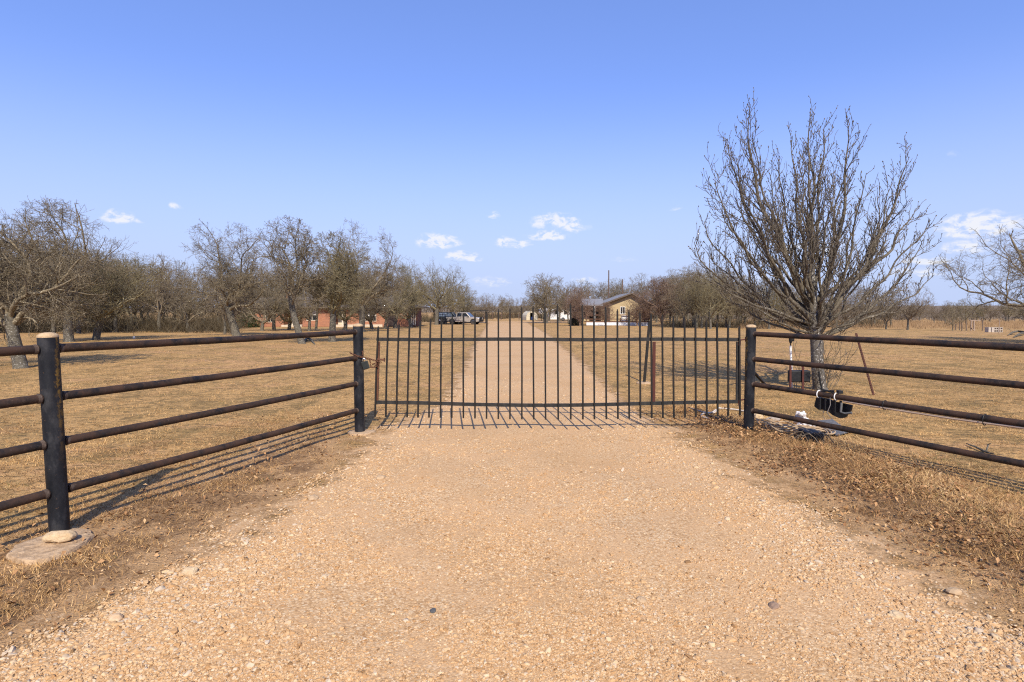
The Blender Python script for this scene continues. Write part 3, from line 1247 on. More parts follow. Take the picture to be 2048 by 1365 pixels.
MB_PINK = mat_brush('dead_tall_grass', (.22, .14, .075), (.30, .20, .11))
tag(brush('tall_dead_grass', 1500, 1480, 2200, 56, 100, .3, 1.0, MB_PINK, 10, 9, .25, .02), 'pinkish dead grass behind the far right fence', 'grass')

# ------------------------------------------------------------------ pipe fences and gate
PL = G(719, 868)        # left gate post foot
PR = G(1496, 866)       # right gate post foot
PC = G(120, 1070)       # corner post foot
GY = (PL.y + PR.y) / 2
PL.y = PR.y = GY


def rail_heights(px, ys, Y):
    return [atY(px, y, Y).z for y in ys]


HL = rail_heights(719, (664, 716, 767, 820), GY)
HR = rail_heights(1496, (668, 718, 768, 820), GY)
HC = rail_heights(120, (698, 795, 886, 982), PC.y)


def pipe_post(fence, foot, top, r, m, name='post', lean=(0, 0)):
    b = MB()
    n = 24
    prof = [(r, -.15), (r, top * .33), (r, top * .66), (r, top)]
    b.lathe(prof, (0, 0, 0), n)
    o = b.build(name, MAT[m], fence, smooth=True)
    o.location = foot - root_loc(fence)
    o.rotation_euler = (lean[1], lean[0], 0)
    c = MB()
    c.lathe([(r * .97, top - .01), (r * 1.02, top + .004), (r * .96, top + .016), (r * .7, top + .028), (r * .3, top + .033)], (0, 0, 0), n)
    c.build('concrete_cap', MAT['cap'], o, smooth=True)
    return o


def rail(fence, a, b, r=.031, wob=.006, seed=0):
    a, b = Vector(a), Vector(b)
    rnd = random.Random(seed)
    pts = []
    n = 14
    for i in range(n + 1):
        t = i / n
        p = a.lerp(b, t)
        p.z += sin(t * pi) * rnd.uniform(-.4, .4) * wob - .008 * sin(t * pi)
        pts.append(p)
    m = MB()
    m.tube(pts, r, 14)
    # weld beads at both ends
    d = (b - a).normalized()
    ro = m.build('rail', MAT['pipe'], fence, world=True, smooth=True)
    for p, sgn in ((a, 1), (b, -1)):
        w = MB()
        w.tube([p + d * sgn * .008, p + d * sgn * .018, p + d * sgn * .03], [r * 1.14, r * 1.12, r * 1.01], 12, cap=False)
        w.build('weld', MAT['weld'], ro, world=True, smooth=True)


topC = atY(112, 674, PC.y).z
topL = atY(715, 652, GY).z
topR = atY(1496, 655, GY).z
dirL = (PC - PL)
dirL.z = 0
P2 = PC + dirL.normalized() * 3.3        # next post, out of the frame
P2.z = float(T(P2.x, P2.y))
fl = thing('pipe_fence', 'rusty four-rail pipe fence running from the gate past the lichened corner post at the left', 'fence', PL.copy())
pipe_post(fl, PL, topL, .063, 'post_l')
pipe_post(fl, PC, topC, .0605, 'post_r', lean=(-.012, 0))
pipe_post(fl, P2, 1.38, .063, 'post_l')
H2 = [h + (c - h) * .0 for h, c in zip(HC, HC)]
for k in range(4):
    a = Vector((PL.x, PL.y, HL[k]))
    c = Vector((PC.x - .008 * (3 - k), PC.y, HC[k]))
    d = (c - a).normalized()
    rail(fl, a + d * .045, c - d * .06, seed=k)
    p2 = Vector((P2.x, P2.y, HC[k] + (HC[k] - HL[k]) * .0))
    d = (p2 - c).normalized()
    rail(fl, c + d * .06, p2 - d * .045, seed=10 + k)

# rusty weld collar on the left gate post
m = MB()
m.tube([Vector((PL.x - .058, PL.y - .02, HL[1] - .01)), Vector((PL.x - .03, PL.y - .05, HL[1] - .012))], [.04, .02], 8)
m.build('weld', MAT['rust'], fl, world=True, smooth=True)

# concrete footing of the corner post
def footing(fence, cx, cy, pts, h):
    z = float(ground_z(cx, cy))
    n = len(pts)
    vs, fs = [], []
    for j, (sc, dz) in enumerate(((1.0, -.06), (1.0, h * .55), (.965, h * .92), (.85, h), (.4, h * 1.06))):
        for (x, y) in pts:
            vs.append((cx + (x - cx) * sc, cy + (y - cy) * sc, z + dz))
    for j in range(4):
        for k in range(n):
            k2 = (k + 1) % n
            fs.append((j * n + k, j * n + k2, (j + 1) * n + k2, (j + 1) * n + k))
    fs.append(tuple(range(4 * n, 5 * n)))
    b = MB()
    b.add(vs, fs)
    return b.build('concrete_footing', MAT['footing'], fence, world=True, smooth=True)


FPX = [(14, 1118), (30, 1100), (60, 1088), (100, 1074), (150, 1062), (184, 1066), (190, 1076), (174, 1090), (150, 1104), (120, 1118), (90, 1127), (60, 1132), (30, 1129)]
fp = []
for i in range(len(FPX)):
    a, b2 = FPX[i], FPX[(i + 1) % len(FPX)]
    for t in (0, .33, .66):
        q = G(a[0] + (b2[0] - a[0]) * t, a[1] + (b2[1] - a[1]) * t)
        fp.append((q.x + random.uniform(-.008, .008), q.y + random.uniform(-.008, .008)))
fc = Vector((sum(p[0] for p in fp) / len(fp), sum(p[1] for p in fp) / len(fp), 0))
footing(fl, fc.x, fc.y, [(p[0], p[1]) for p in fp][::-1], .035)
fp2 = [(PL.x + .02 + cos(a) * (.17 + .03 * sin(3 * a)), PL.y - .02 + sin(a) * (.15 + .02 * cos(2 * a))) for a in np.linspace(0, 2 * pi, 22, endpoint=False)]
footing(fl, PL.x + .02, PL.y - .02, fp2, .03)

# pale stone lying on the footing
def stone(name, label, c, size, m, seed, rz=0.0, cat='rock', group=None, noise=.17):
    b = MB()
    b.sphere((0, 0, 0), size, 9, 6, noise, seed)
    o = b.build(name, m, smooth=False)
    bv = o.modifiers.new('b', 'BEVEL')
    bv.width = size[0] * .09
    bv.segments = 2
    o.location = c
    o.rotation_euler = (random.uniform(-.12, .12), random.uniform(-.12, .12), rz)
    tag(o, label, cat, group)
    return o


sp = G(121, 1094)
stone('rock', 'flat cream stone lying on the concrete at the foot of the corner post', (sp.x, sp.y, sp.z + .035 + .035), (.105, .06, .042), MAT['limestone'], 3, .25)

# right-hand fence
P3 = Vector((0, 0, 0))
ra = atY(1510, 668, GY)
dR = None
_e = [atY(2048, y, 1.0) for y in (694, 860)]
# depth where the top rail meets the right edge, from its drop below the eye
zR0 = HR[0]
Ye = (EYE - zR0) / (EYE - _e[0].z)
pe = atY(2048, 694, Ye)
dR = Vector((pe.x - PR.x, Ye - GY, 0)).normalized()
P3 = PR + dR * 4.4
P3.z = float(ground_z(P3.x, P3.y))
fr = thing('pipe_fence', 'rusty four-rail pipe fence running from the right gate post past the pear tree', 'fence', PR.copy())
pipe_post(fr, PR, topR, .062, 'post_l')
pipe_post(fr, P3, 1.38, .063, 'post_r')
Rend = [HR[0] + .0, HR[1] - .0, HR[2], HR[3]]
for k in range(4):
    a = Vector((PR.x, PR.y, HR[k]))
    b = Vector((P3.x, P3.y, HR[k] + (.0, .005, .0, -.005)[k]))
    d = (b - a).normalized()
    rail(fr, a + d * .045, b - d * .045, seed=20 + k)
RAILDIR = dR


def on_rail(k, px):
    """point of right-hand rail k under picture column px"""
    u = (px - 1024) / F
    # X = u*depth ; along rail X = PR.x + dR.x t, Y = GY + dR.y t
    zc = HR[k]
    c = (EYE - zc) * _st
    t = (u * (GY * _ct + c) - PR.x) / (dR.x - u * dR.y * _ct)
    return Vector((PR.x + dR.x * t, GY + dR.y * t, zc))


def make_gate():
    g = thing('metal_gate', 'black picket gate with arched bar tops closed across the gravel drive', 'gate', Vector((PL.x, GY + .02, float(T(PL.x, GY)))))
    tx = [755.6, 775.4, 796.9, 818.2, 839.7, 860.4, 882.6, 904.3, 927, 950, 973.6, 996.6, 1019.9, 1043.4, 1066.5, 1090.3, 1115.6, 1141.1, 1165, 1188.1, 1211.8,
          1235.1, 1258, 1280, 1302.4, 1325, 1347, 1369.4, 1391, 1412.9, 1434.2, 1456.2, 1478.8]
    bx = [750.1, 771.6, 792.9, 814.3, 836, 858, 881, 903.5, 926.8, 950, 973.1, 996.6, 1019.9, 1043.7, 1067.6, 1091.2, 1116.5, 1141.5, 1165.7, 1188.8, 1212.7,
          1235.8, 1258.4, 1280.8, 1303.5, 1325.7, 1347.6, 1370, 1391.6, 1413.5, 1435.3, 1456.4, 1479.9]
    ty = [653, 651, 647, 644.5, 641.5, 638, 635, 632, 630, 627, 624, 618, 616, 614, 612.5, 611.5, 609, 607.5, 610.5, 612.5, 614, 619, 621, 625, 627, 630, 633, 635,
          639, 641, 645, 649, 653]
    Yg = GY + .02
    fy = Yg - .022

    def by(x):
        return np.interp(x, [750, 900, 1000, 1100, 1200, 1300, 1400, 1480], [834, 836, 838.5, 839.5, 839, 837, 834, 831])

    def sag(x):
        return np.interp(x, [752, 850, 950, 1050, 1150, 1250, 1350, 1480], [804.8, 806.5, 809.5, 811, 810.8, 808.5, 806, 803.5])
    for a, b, t in zip(tx, bx, ty):
        sl = (b - a) / (836 - 679)
        top = atY(a - sl * (679 - t), t, fy)
        bot = atY(b, float(by(b)), fy)
        midp = atY((a + b) / 2 + random.uniform(-.5, .5), 745, fy)
        m = MB()
        w = .0205
        # straight bar with a slightly flattened, pinched head
        m.bar(bot, midp, w, w, (1, 0, 0))
        m.bar(midp, top - Vector((0, 0, .02)), w, w, (1, 0, 0))
        m.bar(top - Vector((0, 0, .02)), top, w * .55, w * .9, (1, 0, 0))
        m.build('picket', MAT['picket'], g, world=True)
    # rails
    m = MB()
    xs = np.linspace(753, 1480, 16)
    for q0, q1 in zip(xs[:-1], xs[1:]):
        m.bar(atY(q0, 679.3 - .6 * sin(q0 * .02), Yg), atY(q1 + .15, 679.3 - .6 * sin(q1 * .02), Yg), .044, .02, (0, 0, 1))
    m.build('top_rail', MAT['gate'], g, world=True)
    m = MB()
    for q0, q1 in zip(xs[:-1], xs[1:]):
        m.bar(atY(q0, float(sag(q0)), Yg), atY(q1 + .15, float(sag(q1)), Yg), .044, .02, (0, 0, 1))
    m.build('bottom_rail', MAT['gate'], g, world=True)
    m = MB()
    m.bar(atY(758, 684, Yg + .004), atY(754.5, 802, Yg + .004), .026, .024, (1, 0, 0))
    m.build('stile', MAT['rust'], g, world=True)
    m = MB()
    m.bar(atY(1475.5, 684, Yg + .004), atY(1474.5, 800, Yg + .004), .034, .026, (1, 0, 0))
    m.build('stile', MAT['gate'], g, world=True)
    m = MB()
    m.bar(atY(1308.3, 684, Yg + .002), atY(1307.3, 806, Yg + .002), .038, .012, (1, 0, 0))
    o = m.build('mending_bar', MAT['primer'], g, world=True)
    o['label'] = 'red-brown mending bar'
    for yy, s in ((681, 1), (801, 1)):
        m = MB()
        a = atY(1478, yy, Yg)
        b = atY(1492, yy - 2, Yg)
        m.tube([a, b], .009, 8)
        m.tube([b + Vector((0, 0, -.03)), b + Vector((0, 0, .03))], .014, 8)
        m.box(a + Vector((.0, -.02, -.03)), (.03, .012, .07))
        m.build('hinge', MAT['primer'], g, world=True, smooth=True)
    m = MB()
    c = atY(763, 720, Yg - .045)
    m.tube([c + Vector((-.055, .0, .005)), c + Vector((.03, 0, 0))], .012, 8)
    m.box(c + Vector((.035, 0, 0)), (.012, .03, .05))
    m.build('latch', MAT['rust'], g, world=True, smooth=True)
    return g


make_gate()


def link_mesh(L=.034, Wd=.018, r=.0042):
    pts = []
    for k in range(14):
        a = 2 * pi * k / 14
        x = cos(a) * Wd / 2
        z = sin(a) * Wd / 2 + (1 if sin(a) >= 0 else -1) * (L - Wd) / 2
        pts.append(Vector((x, 0, z)))
    b = MB()
    b.tube(pts + [pts[0]], r, 5, cap=False)
    me = bpy.data.meshes.new('link')
    me.from_pydata([tuple(q) for q in b.v], [], b.f)
    me.materials.append(MAT['rust'])
    me.polygons.foreach_set('use_smooth', [True] * len(me.polygons))
    return me


def make_chain():
    Yc = GY - .085
    lm = link_mesh()
    path = [atY(700, 706, GY - .02), atY(706, 709, Yc), atY(716, 713, Yc), atY(726, 715, Yc + .02), atY(733, 717, Yc + .04), atY(741, 719, Yc + .05), atY(752, 722, Yc + .05), atY(758, 724, Yc + .04),
            atY(762, 726, Yc + .06)]
    c = thing('chain', 'rusty chain tying the gate to the left gate post', 'chain', path[3])
    off = path[3]

    def run(pp, step=.027):
        d = 0
        seg = []
        for a, b in zip(pp[:-1], pp[1:]):
            seg.append(((b - a).length, a, b))
        tot = sum(s[0] for s in seg)
        n = max(1, int(tot / step))
        for i in range(n):
            t = (i + .5) / n * tot
            for l, a, b in seg:
                if t <= l:
                    break
                t -= l
            p = a.lerp(b, t / l)
            o = bpy.data.objects.new('link', lm)
            COL.objects.link(o)
            o.parent = c
            o.location = p - off
            q = (b - a).normalized().to_track_quat('Z', 'X').to_matrix().to_4x4() @ Matrix.Rotation(radians(90 * (i % 2) + 30), 4, 'Z')
            o.rotation_euler = q.to_euler()
    run(path)
    run([atY(739.5, 720, Yc + .05), atY(741, 727, Yc + .05), atY(741.5, 735, Yc + .05)])
    run([atY(741.5, 735, Yc + .05), atY(748, 735, Yc + .05), atY(754, 731, Yc + .05), atY(752, 727, Yc + .05), atY(745, 729, Yc + .05)])
    run([atY(724, 712, Yc + .02), atY(726, 706, Yc + .04), atY(723, 701, GY)])
    pl = thing('padlock', 'dark square padlock hanging from the chain on the left gate post', 'padlock', atY(731, 731, Yc))
    R = Euler((0, radians(-17), 0)).to_matrix()
    b = MB()
    b.box((0, 0, 0), (.078, .034, .098), R)
    b.build('lock_body', simple('black_lock_cover', (.014, .017, .016), (.02, .024, .02), 30, .55), pl, bevel=.006)
    b = MB()
    b.box((0, 0, .0), (.083, .022, .103), R)
    b.build('lock_rim', simple('green_lock_edge', (.04, .05, .035), (.06, .06, .045), 30, .5), pl, bevel=.004)
    b = MB()
    pts = [R @ Vector((cos(a) * .02, 0, .05 + max(0, sin(a)) * .03 + .01)) for a in np.linspace(-.3, pi + .3, 12)]
    b.tube(pts, .006, 8)
    b.build('shackle', MAT['chrome'], pl, smooth=True)


make_chain()

# ------------------------------------------------------------------ odds and ends by the right-hand fence


def make_control_box():
    g = G(1598, 784)
    t = thing('control_box', 'black box on two red steel posts behind the right fence', 'control box', g)
    Y = g.y
    a = atY(1578, 741, Y + .07)
    b = atY(1618, 764, Y + .07)
    m = MB()
    m.box((a + b) / 2, (b.x - a.x, .13, a.z - b.z))
    m.build('box_body', MAT['blackplastic'], t, world=True, bevel=.02)
    for px in (1580.5, 1605.5):
        m = MB()
        m.bar(atY(px, 786, Y - .02), atY(px + .5, 727, Y - .02), .036, .022, (1, 0, 0))
        m.build('leg', MAT['primer'], t, world=True)
    m = MB()
    for k, px in enumerate((1588, 1592)):
        p = [atY(px, 765, Y + .05), atY(px + 1, 772, Y + .04), atY(px, 779, Y + .02), atY(px + 3, 785, Y)]
        m.tube(p, .008, 6)
    m.build('cable', MAT['blackplastic'], t, world=True, smooth=True)
    # white pole standing right beside it
    q = G(1583, 781)
    p = thing('white_pole', 'white plastic pole with a black fitting on top beside the red posts', 'pole', q + Vector((0, .12, 0)))
    Yp = q.y + .12
    m = MB()
    m.tube([atY(1584, 786, Yp), atY(1583, 740, Yp), atY(1581, 692, Yp)], .020, 12)
    m.build('tube', MAT['white'], p, world=True, smooth=True)
    m = MB()
    m.tube([atY(1581, 693, Yp), atY(1581, 685, Yp)], .010, 8)
    m.tube([atY(1581, 687, Yp), atY(1581.5, 682, Yp), atY(1582, 675, Yp)], [.018, .035, .042], 10)
    m.box(atY(1585, 680, Yp), (.05, .05, .06))
    m.build('fitting', MAT['blackplastic'], p, world=True, smooth=True)


make_control_box()


def make_t_post():
    g = G(1750, 791)
    t = thing('steel_t_post', 'rusty studded steel post leaning left in the field right of the pear tree', 'post', g)
    Y = g.y
    top = atY(1712, 667, Y + .1)
    bot = g - Vector((0, 0, .08))
    m = MB()
    m.bar(bot, top, .040, .008, (1, 0, 0))
    m.bar(bot + Vector((0, .014, 0)), top + Vector((0, .014, 0)), .008, .03, (1, 0, 0))
    d = (top - bot)
    for k in range(26):
        p = bot + d * (.12 + .86 * k / 26)
        m.box(p + Vector((-.004, -.008, 0)), (.018, .014, .016))
    m.build('shaft', simple('red_rust_post', (.10, .038, .024), (.06, .027, .02), 22, .9, .3), t, world=True)
    # short black leaning post inside the gate
    g = G(1288, 767)
    t = thing('steel_strut', 'black leaning steel strut standing beside the drive behind the gate', 'post', g)
    Y = g.y
    m = MB()
    m.bar(g - Vector((0, 0, .05)), atY(1299, 644, Y + .05), .05, .05, (1, 0, 0))
    m.build('shaft', MAT['picket'], t, world=True)
    m = MB()
    m.lathe([(.17, -.03), (.165, .015), (.12, .03), (.05, .032)], g, 12)
    m.build('concrete_foot', MAT['footing'], t, world=True, smooth=True)
    # diagonal stay behind right gate post
    m = MB()
    m.bar(Vector((PR.x + .06, PR.y + .06, .80)), Vector((PR.x + .55, PR.y + .62, .48)), .03, .03)
    m.build('stay', MAT['picket'], fr, world=True)


make_t_post()


def make_flap():
    a = on_rail(2, 1634)
    b = on_rail(2, 1680)
    t = thing('black_plastic_housing', 'broken black plastic housing tied under the third rail of the right fence', 'housing', (a + b) / 2)
    u = (b - a).normalized()
    nrmv = Vector((-u.y, u.x, 0)) * -1       # towards the camera side
    if nrmv.y > 0:
        nrmv = -nrmv
    # ragged tray outline hanging below the rail, traced on a plane just behind it
    outl = [(1632, 796), (1656, 799), (1668, 803), (1684, 806), (1703, 812), (1699, 824), (1690, 836), (1676, 836), (1664, 830), (1657, 824), (1645, 820), (1637, 820), (1628, 813)]
    pts = []
    for px, py in outl:
        d = ray(px, py)
        o = Vector((0, 0, EYE))
        pp = (a + b) / 2 - nrmv * .03
        nn_ = nrmv
        k = (pp - o).dot(nn_) / d.dot(nn_)
        pts.append(o + d * k)
    n = len(pts)
    back = [p - nrmv * (.035 + .015 * sin(3 * i)) + Vector((0, 0, .012 * cos(5 * i))) for i, p in enumerate(pts)]
    m = MB()
    m.add(pts + back, [tuple(range(n)), tuple(reversed(range(n, 2 * n)))] + [(k, n + k, n + (k + 1) % n, (k + 1) % n) for k in range(n)])
    m.build('shell', MAT['blackplastic'], t, world=True)
    m = MB()
    for px in (1641, 1652, 1671, 1683):
        p = on_rail(2, px) - Vector((0, 0, .05)) + nrmv * .01
        m.box(p - Vector((0, 0, .06)), (.012, .03, .14))
    m.build('rib', MAT['blackplastic'], t, world=True)
    m = MB()
    p = on_rail(2, 1678)
    m.box(p + Vector((0, 0, .05)) + nrmv * -.01, (.05, .05, .035))
    m.build('clamp', MAT['blackplastic'], t, world=True, bevel=.004)
    m = MB()
    p0, p1 = on_rail(2, 1686), on_rail(2, 1695)
    m.tube([p0 - Vector((0, 0, .06)) + nrmv * .02, p0 - Vector((0, 0, .16)) + nrmv * .03, p1 - Vector((0, 0, .17)) + nrmv * .03, on_rail(2, 1707) - Vector((0, 0, .15)) + nrmv * .02], .012, 8)
    m.build('bracket', simple('grey_plastic', (.09, .09, .09), (.13, .13, .12), 20, .6), t, world=True, smooth=True)
    m = MB()
    q = on_rail(2, 1664)
    m.tube([q - Vector((0, 0, .02)) + nrmv * .034, q - Vector((-.01, 0, .10)) + nrmv * .04, q - Vector((.02, 0, .19)) + nrmv * .045, q - Vector((-.03, 0, .26)) + nrmv * .03], .005, 5)
    q = on_rail(2, 1650)
    m.tube([q - Vector((0, 0, .17)) + nrmv * .01, q - Vector((.01, 0, .24)) + nrmv * .01, q - Vector((-.02, 0, .29)) + nrmv * .01], .003, 5)
    m.build('wire', simple('grey_wire', (.12, .11, .10), (.2, .18, .16), 20, .7), t, world=True, smooth=True)
    for px in (1638, 1673):
        p = on_rail(2, px)
        m = MB()
        ring = [p + (Vector((0, 0, 1)) * cos(k) + nrmv * sin(k)) * .041 + Vector((0, 0, -.004)) for k in np.linspace(0, 2 * pi, 17)]
        m.tube(ring, .006, 6, cap=False)
        o = m.build('tie', MAT['white'], t, world=True, smooth=True)
    # wiring on top of the rail
    m = MB()
    p = on_rail(2, 1640) + Vector((0, 0, .03))
    q = on_rail(2, 1668) + Vector((0, 0, .035))
    m.tube([p + Vector((-.02, 0, .22)), p + Vector((.0, 0, .10)), p + Vector((.02, 0, .02)), p.lerp(q, .6) + Vector((0, 0, .01)), q], .011, 6)
    m.tube([p + Vector((.01, -.01, .0)), p.lerp(q, .5) + Vector((0, -.01, .012)), q + Vector((0, 0, .02))], .009, 6)
    m.build('loose_cable', MAT['blackplastic'], t, world=True, smooth=True)
    # conduit under the rail
    c = MB()
    pts = []
    for px in np.linspace(1688, 2120, 12):
        pts.append(on_rail(2, px) + Vector((0, 0, -.042 - .010 * sin((px - 1688) / 110.0))) + nrmv * .012)
    c.tube(pts, .011, 10)
    o = c.build('conduit', simple('tan_conduit', (.38, .27, .18), (.46, .34, .24), 6, .6), smooth=True)
    tag(o, 'pale plastic conduit strapped under the third rail of the right fence', 'conduit')
    for px in (1770, 1970):
        m = MB()
        p = on_rail(2, px) - Vector((0, 0, .02))
        ring = [p + (Vector((0, 0, 1)) * cos(k) * 1.25 + nrmv * sin(k)) * .040 for k in np.linspace(0, 2 * pi, 15)]
        m.tube(ring, .004, 5, cap=False)
        m.build('strap', MAT['blackplastic'], o, smooth=True)


make_flap()


def gz(px, py, up=0.0):
    q = G(px, py)
    q.z = float(ground_z(q.x, q.y)) + up
    return q


def make_litter():
    # white feed bag
    c = gz(1607, 862)
    s = F / c.y
    b = MB()
    outline = [(1604, 862), (1597, 853), (1594, 842), (1600, 835), (1597, 826), (1604, 823), (1610, 832), (1612, 842), (1624, 850), (1632, 856), (1622, 861)]
    pts = [atY(px, py, c.y + .02) for px, py in outline]
    rnd = random.Random(4)
    n = len(pts)
    cen = sum(pts, Vector()) / n
    fr_, bk = [], []
    for p in pts:
        fr_.append(p + Vector((0, -.02 - rnd.uniform(0, .03), 0)))
        bk.append(p + Vector((0, .05 + rnd.uniform(0, .05), -.0)))
    vs = fr_ + bk + [cen + Vector((0, -.10, .01)), cen + Vector((0, .12, 0))]
    fs = [(k, (k + 1) % n, 2 * n) for k in range(n)] + [((k + 1) % n + n, k + n, 2 * n + 1) for k in range(n)] + [(k, k + n, (k + 1) % n + n, (k + 1) % n) for k in range(n)]
    b.add(vs, fs)
    o = b.build('plastic_bag', simple('white_bag', (.75, .72, .68), (.55, .50, .47), 22, .6, .5), smooth=True)
    sb = o.modifiers.new('s', 'SUBSURF')
    sb.subdivision_type = 'SIMPLE'
    sb.levels = sb.render_levels = 4
    tx_ = bpy.data.textures.new('crumple', 'VORONOI')
    tx_.noise_scale = .06
    dm = o.modifiers.new('crumple', 'DISPLACE')
    dm.texture = tx_
    dm.strength = .07
    dm.mid_level = .5
    tag(o, 'crumpled white plastic bag lying under the right fence', 'bag')
    # grey ribbed mat
    a = [gz(1612, 851, .05), gz(1655, 846, .03), gz(1706, 868, .02), gz(1690, 878, .02), gz(1650, 866, .045)]
    q0, q1, q2, q3 = gz(1612, 856, .05), gz(1664, 848, .04), gz(1706, 868, .02), gz(1672, 879, .03)
    t = thing('ribbed_mat', 'grey ribbed rubber mat lying beside the white bag', 'mat', q0)
    b = MB()
    nU, nW = 18, 7
    vs, fs = [], []
    for i in range(nU + 1):
        for j in range(nW + 1):
            u, w = i / nU, j / nW
            p = (q0 * (1 - u) + q3 * u) * (1 - w) + (q1 * (1 - u) + q2 * u) * w
            p = p + Vector((0, 0, .012 * sin(5 * u + 2 * w) + (.008 if i % 2 else 0)))
            vs.append(p)
    for i in range(nU):
        for j in range(nW):
            k = i * (nW + 1) + j
            fs.append((k, k + 1, k + nW + 2, k + nW + 1))
    b.add(vs, fs)
    o = b.build('sheet', simple('grey_rubber', (.075, .078, .082), (.12, .12, .125), 30, .75, .3), t, world=True)
    so = o.modifiers.new('s', 'SOLIDIFY')
    so.thickness = .012
    # black battery box
    c = gz(1622, 892)
    t = thing('battery_box', 'black dusty box lying in the grass under the coiled cable', 'box', c)
    b = MB()
    b.box(c + Vector((0, .02, .05)), (.24, .16, .11), Euler((.15, .1, .35)).to_matrix())
    b.build('case', MAT['blackplastic'], t, world=True, bevel=.012)
    b = MB()
    b.box(c + Vector((.01, .02, .112)), (.25, .17, .016), Euler((.15, .1, .35)).to_matrix())
    b.build('lid', simple('dusty_black', (.05, .047, .045), (.09, .08, .07), 15, .7), t, world=True, bevel=.005)
    b = MB()
    rnd = random.Random(9)
    for k in range(9):
        x0 = c + Vector((rnd.uniform(-.26, -.02), rnd.uniform(-.08, .16), .03))
        x1 = x0 + Vector((rnd.uniform(.05, .16), rnd.uniform(-.08, .08), rnd.uniform(.06, .13)))
        x2 = x1 + Vector((rnd.uniform(.02, .10), rnd.uniform(-.10, .04), -.12))
        b.tube([x0, x0.lerp(x1, .5) + Vector((0, 0, .03)), x1, x1.lerp(x2, .5) + Vector((0, 0, .02)), x2], .005, 5)
    b.build('wire', simple('dusty_wire', (.10, .075, .05), (.2, .15, .10), 30, .8), t, world=True, smooth=True)
    # coiled beige cable
    b = MB()
    for k in range(4):
        ptsx = [(1508 + k * 2, 852 + 2 * k), (1530, 859 + 2 * k), (1560 + 3 * k, 866 - k * 1.5), (1600, 866 + 2 * k), (1640 + 3 * k, 868 + 2 * k), (1668 - 6 * k, 878 + k), (1664 - 9 * k, 884 - k), (1640 - 5 * k, 880 + k), (1605 - 4 * k, 873 + k), (1560, 871 + 2 * k), (1525 + 3 * k, 864 + k)]
        pts = [gz(x, y, .03 + .016 * ((i * 7 + k * 3) % 4)) for i, (x, y) in enumerate(ptsx)]
        sm = []
        for i in range(len(pts) - 1):
            p0, p1, p2, p3 = pts[max(i - 1, 0)], pts[i], pts[i + 1], pts[min(i + 2, len(pts) - 1)]
            for u in (0, .25, .5, .75):
                sm.append(.5 * ((2 * p1) + (p2 - p0) * u + (2 * p0 - 5 * p1 + 4 * p2 - p3) * u * u + (3 * p1 - p0 - 3 * p2 + p3) * u ** 3))
        sm.append(pts[-1])
        b.tube(sm, .0085, 6)
    o = b.build('coiled_cable', simple('beige_cable', (.46, .33, .20), (.34, .24, .14), 20, .7), smooth=True)
    tag(o, 'beige cable lying in loose coils at the foot of the right fence', 'cable')

    def cable(name, label, pxs, r, m):
        pts = [gz(x, y, u) for x, y, u in pxs]
        b = MB()
        sm = []
        for i in range(len(pts) - 1):
            p0, p1, p2, p3 = pts[max(i - 1, 0)], pts[i], pts[i + 1], pts[min(i + 2, len(pts) - 1)]
            for u in (0, .2, .4, .6, .8):
                sm.append(.5 * ((2 * p1) + (p2 - p0) * u + (2 * p0 - 5 * p1 + 4 * p2 - p3) * u * u + (3 * p1 - p0 - 3 * p2 + p3) * u ** 3))
        sm.append(pts[-1])
        b.tube(sm, r, 7)
        tag(b.build(name, m, smooth=True), label, 'cable')
    cable('black_cable', 'black cable snaking from the right gate post towards the drive', [(1376, 818, .02), (1400, 828, .02), (1425, 840, .025), (1455, 853, .02), (1484, 862, .02), (1520, 876, .02)], .012, MAT['blackplastic'])
    cable('white_cable', 'off-white cable looping over the ground under the right end of the gate', [(1378, 818, .02), (1405, 828, .02), (1428, 831, .03), (1432, 824, .03), (1424, 832, .04), (1407, 834, .03), (1403, 838, .02), (1418, 843, .02)], .012,
          simple('off_white_cable', (.62, .56, .48), (.5, .44, .36), 20, .6))
    cable('white_cable', 'off-white cable lying behind the right gate post', [(1436, 819, .02), (1470, 822, .02), (1510, 829, .02), (1535, 833, .02)], .012, bpy.data.materials['off_white_cable'])
    # stones
    c = gz(1517, 846)
    stone('rock', 'round pale stone at the foot of the right gate post', (c.x, c.y, c.z + .05), (.075, .07, .065), MAT['limestone'], 8, .3)
    c = gz(1545, 848)
    stone('concrete_lump', 'grey broken lump of concrete next to the pale stone', (c.x, c.y, c.z + .03), (.13, .08, .045), simple('grey_concrete', (.30, .25, .20), (.38, .32, .26), 16, .95, .4), 9, .4, 'concrete lump')
    # a few single stones lying proud of the gravel
    for i, (px, py, sz, lab, m) in enumerate((
            (1792, 1240, .034, 'pale stone standing proud of the gravel near the bottom right', MAT['limestone']),
            (1548, 1222, .030, 'flat brown stone in the gravel towards the lower right', simple('brown_stone', (.22, .14, .09), (.30, .2, .13), 30, .8)),
            (866, 1230, .018, 'dark grey chip of stone in the middle of the gravel', simple('dark_stone', (.06, .06, .06), (.1, .1, .095), 30, .8)),
            (1282, 1208, .026, 'tan stone half sunk in the gravel near the middle', simple('tan_grey_stone', (.38, .26, .145), (.47, .33, .19), 30, .9)),
            (232, 1245, .030, 'large tan pebble at the left edge of the gravel', simple('tan_stone', (.46, .30, .16), (.56, .40, .24), 30, .8)),
            (380, 1152, .040, 'pale stone on the left gravel edge below the corner post', MAT['limestone']),
            (762, 962, .045, 'tan stone in the gravel below the left gate post', bpy.data.materials['tan_grey_stone']),
            (628, 1003, .045, 'flat tan stone on the left edge of the drive', bpy.data.materials['tan_grey_stone']),
            (1908, 1193, .034, 'tan stone at the right edge of the gravel', bpy.data.materials['tan_grey_stone']))):
        c = gz(px, py, .02)
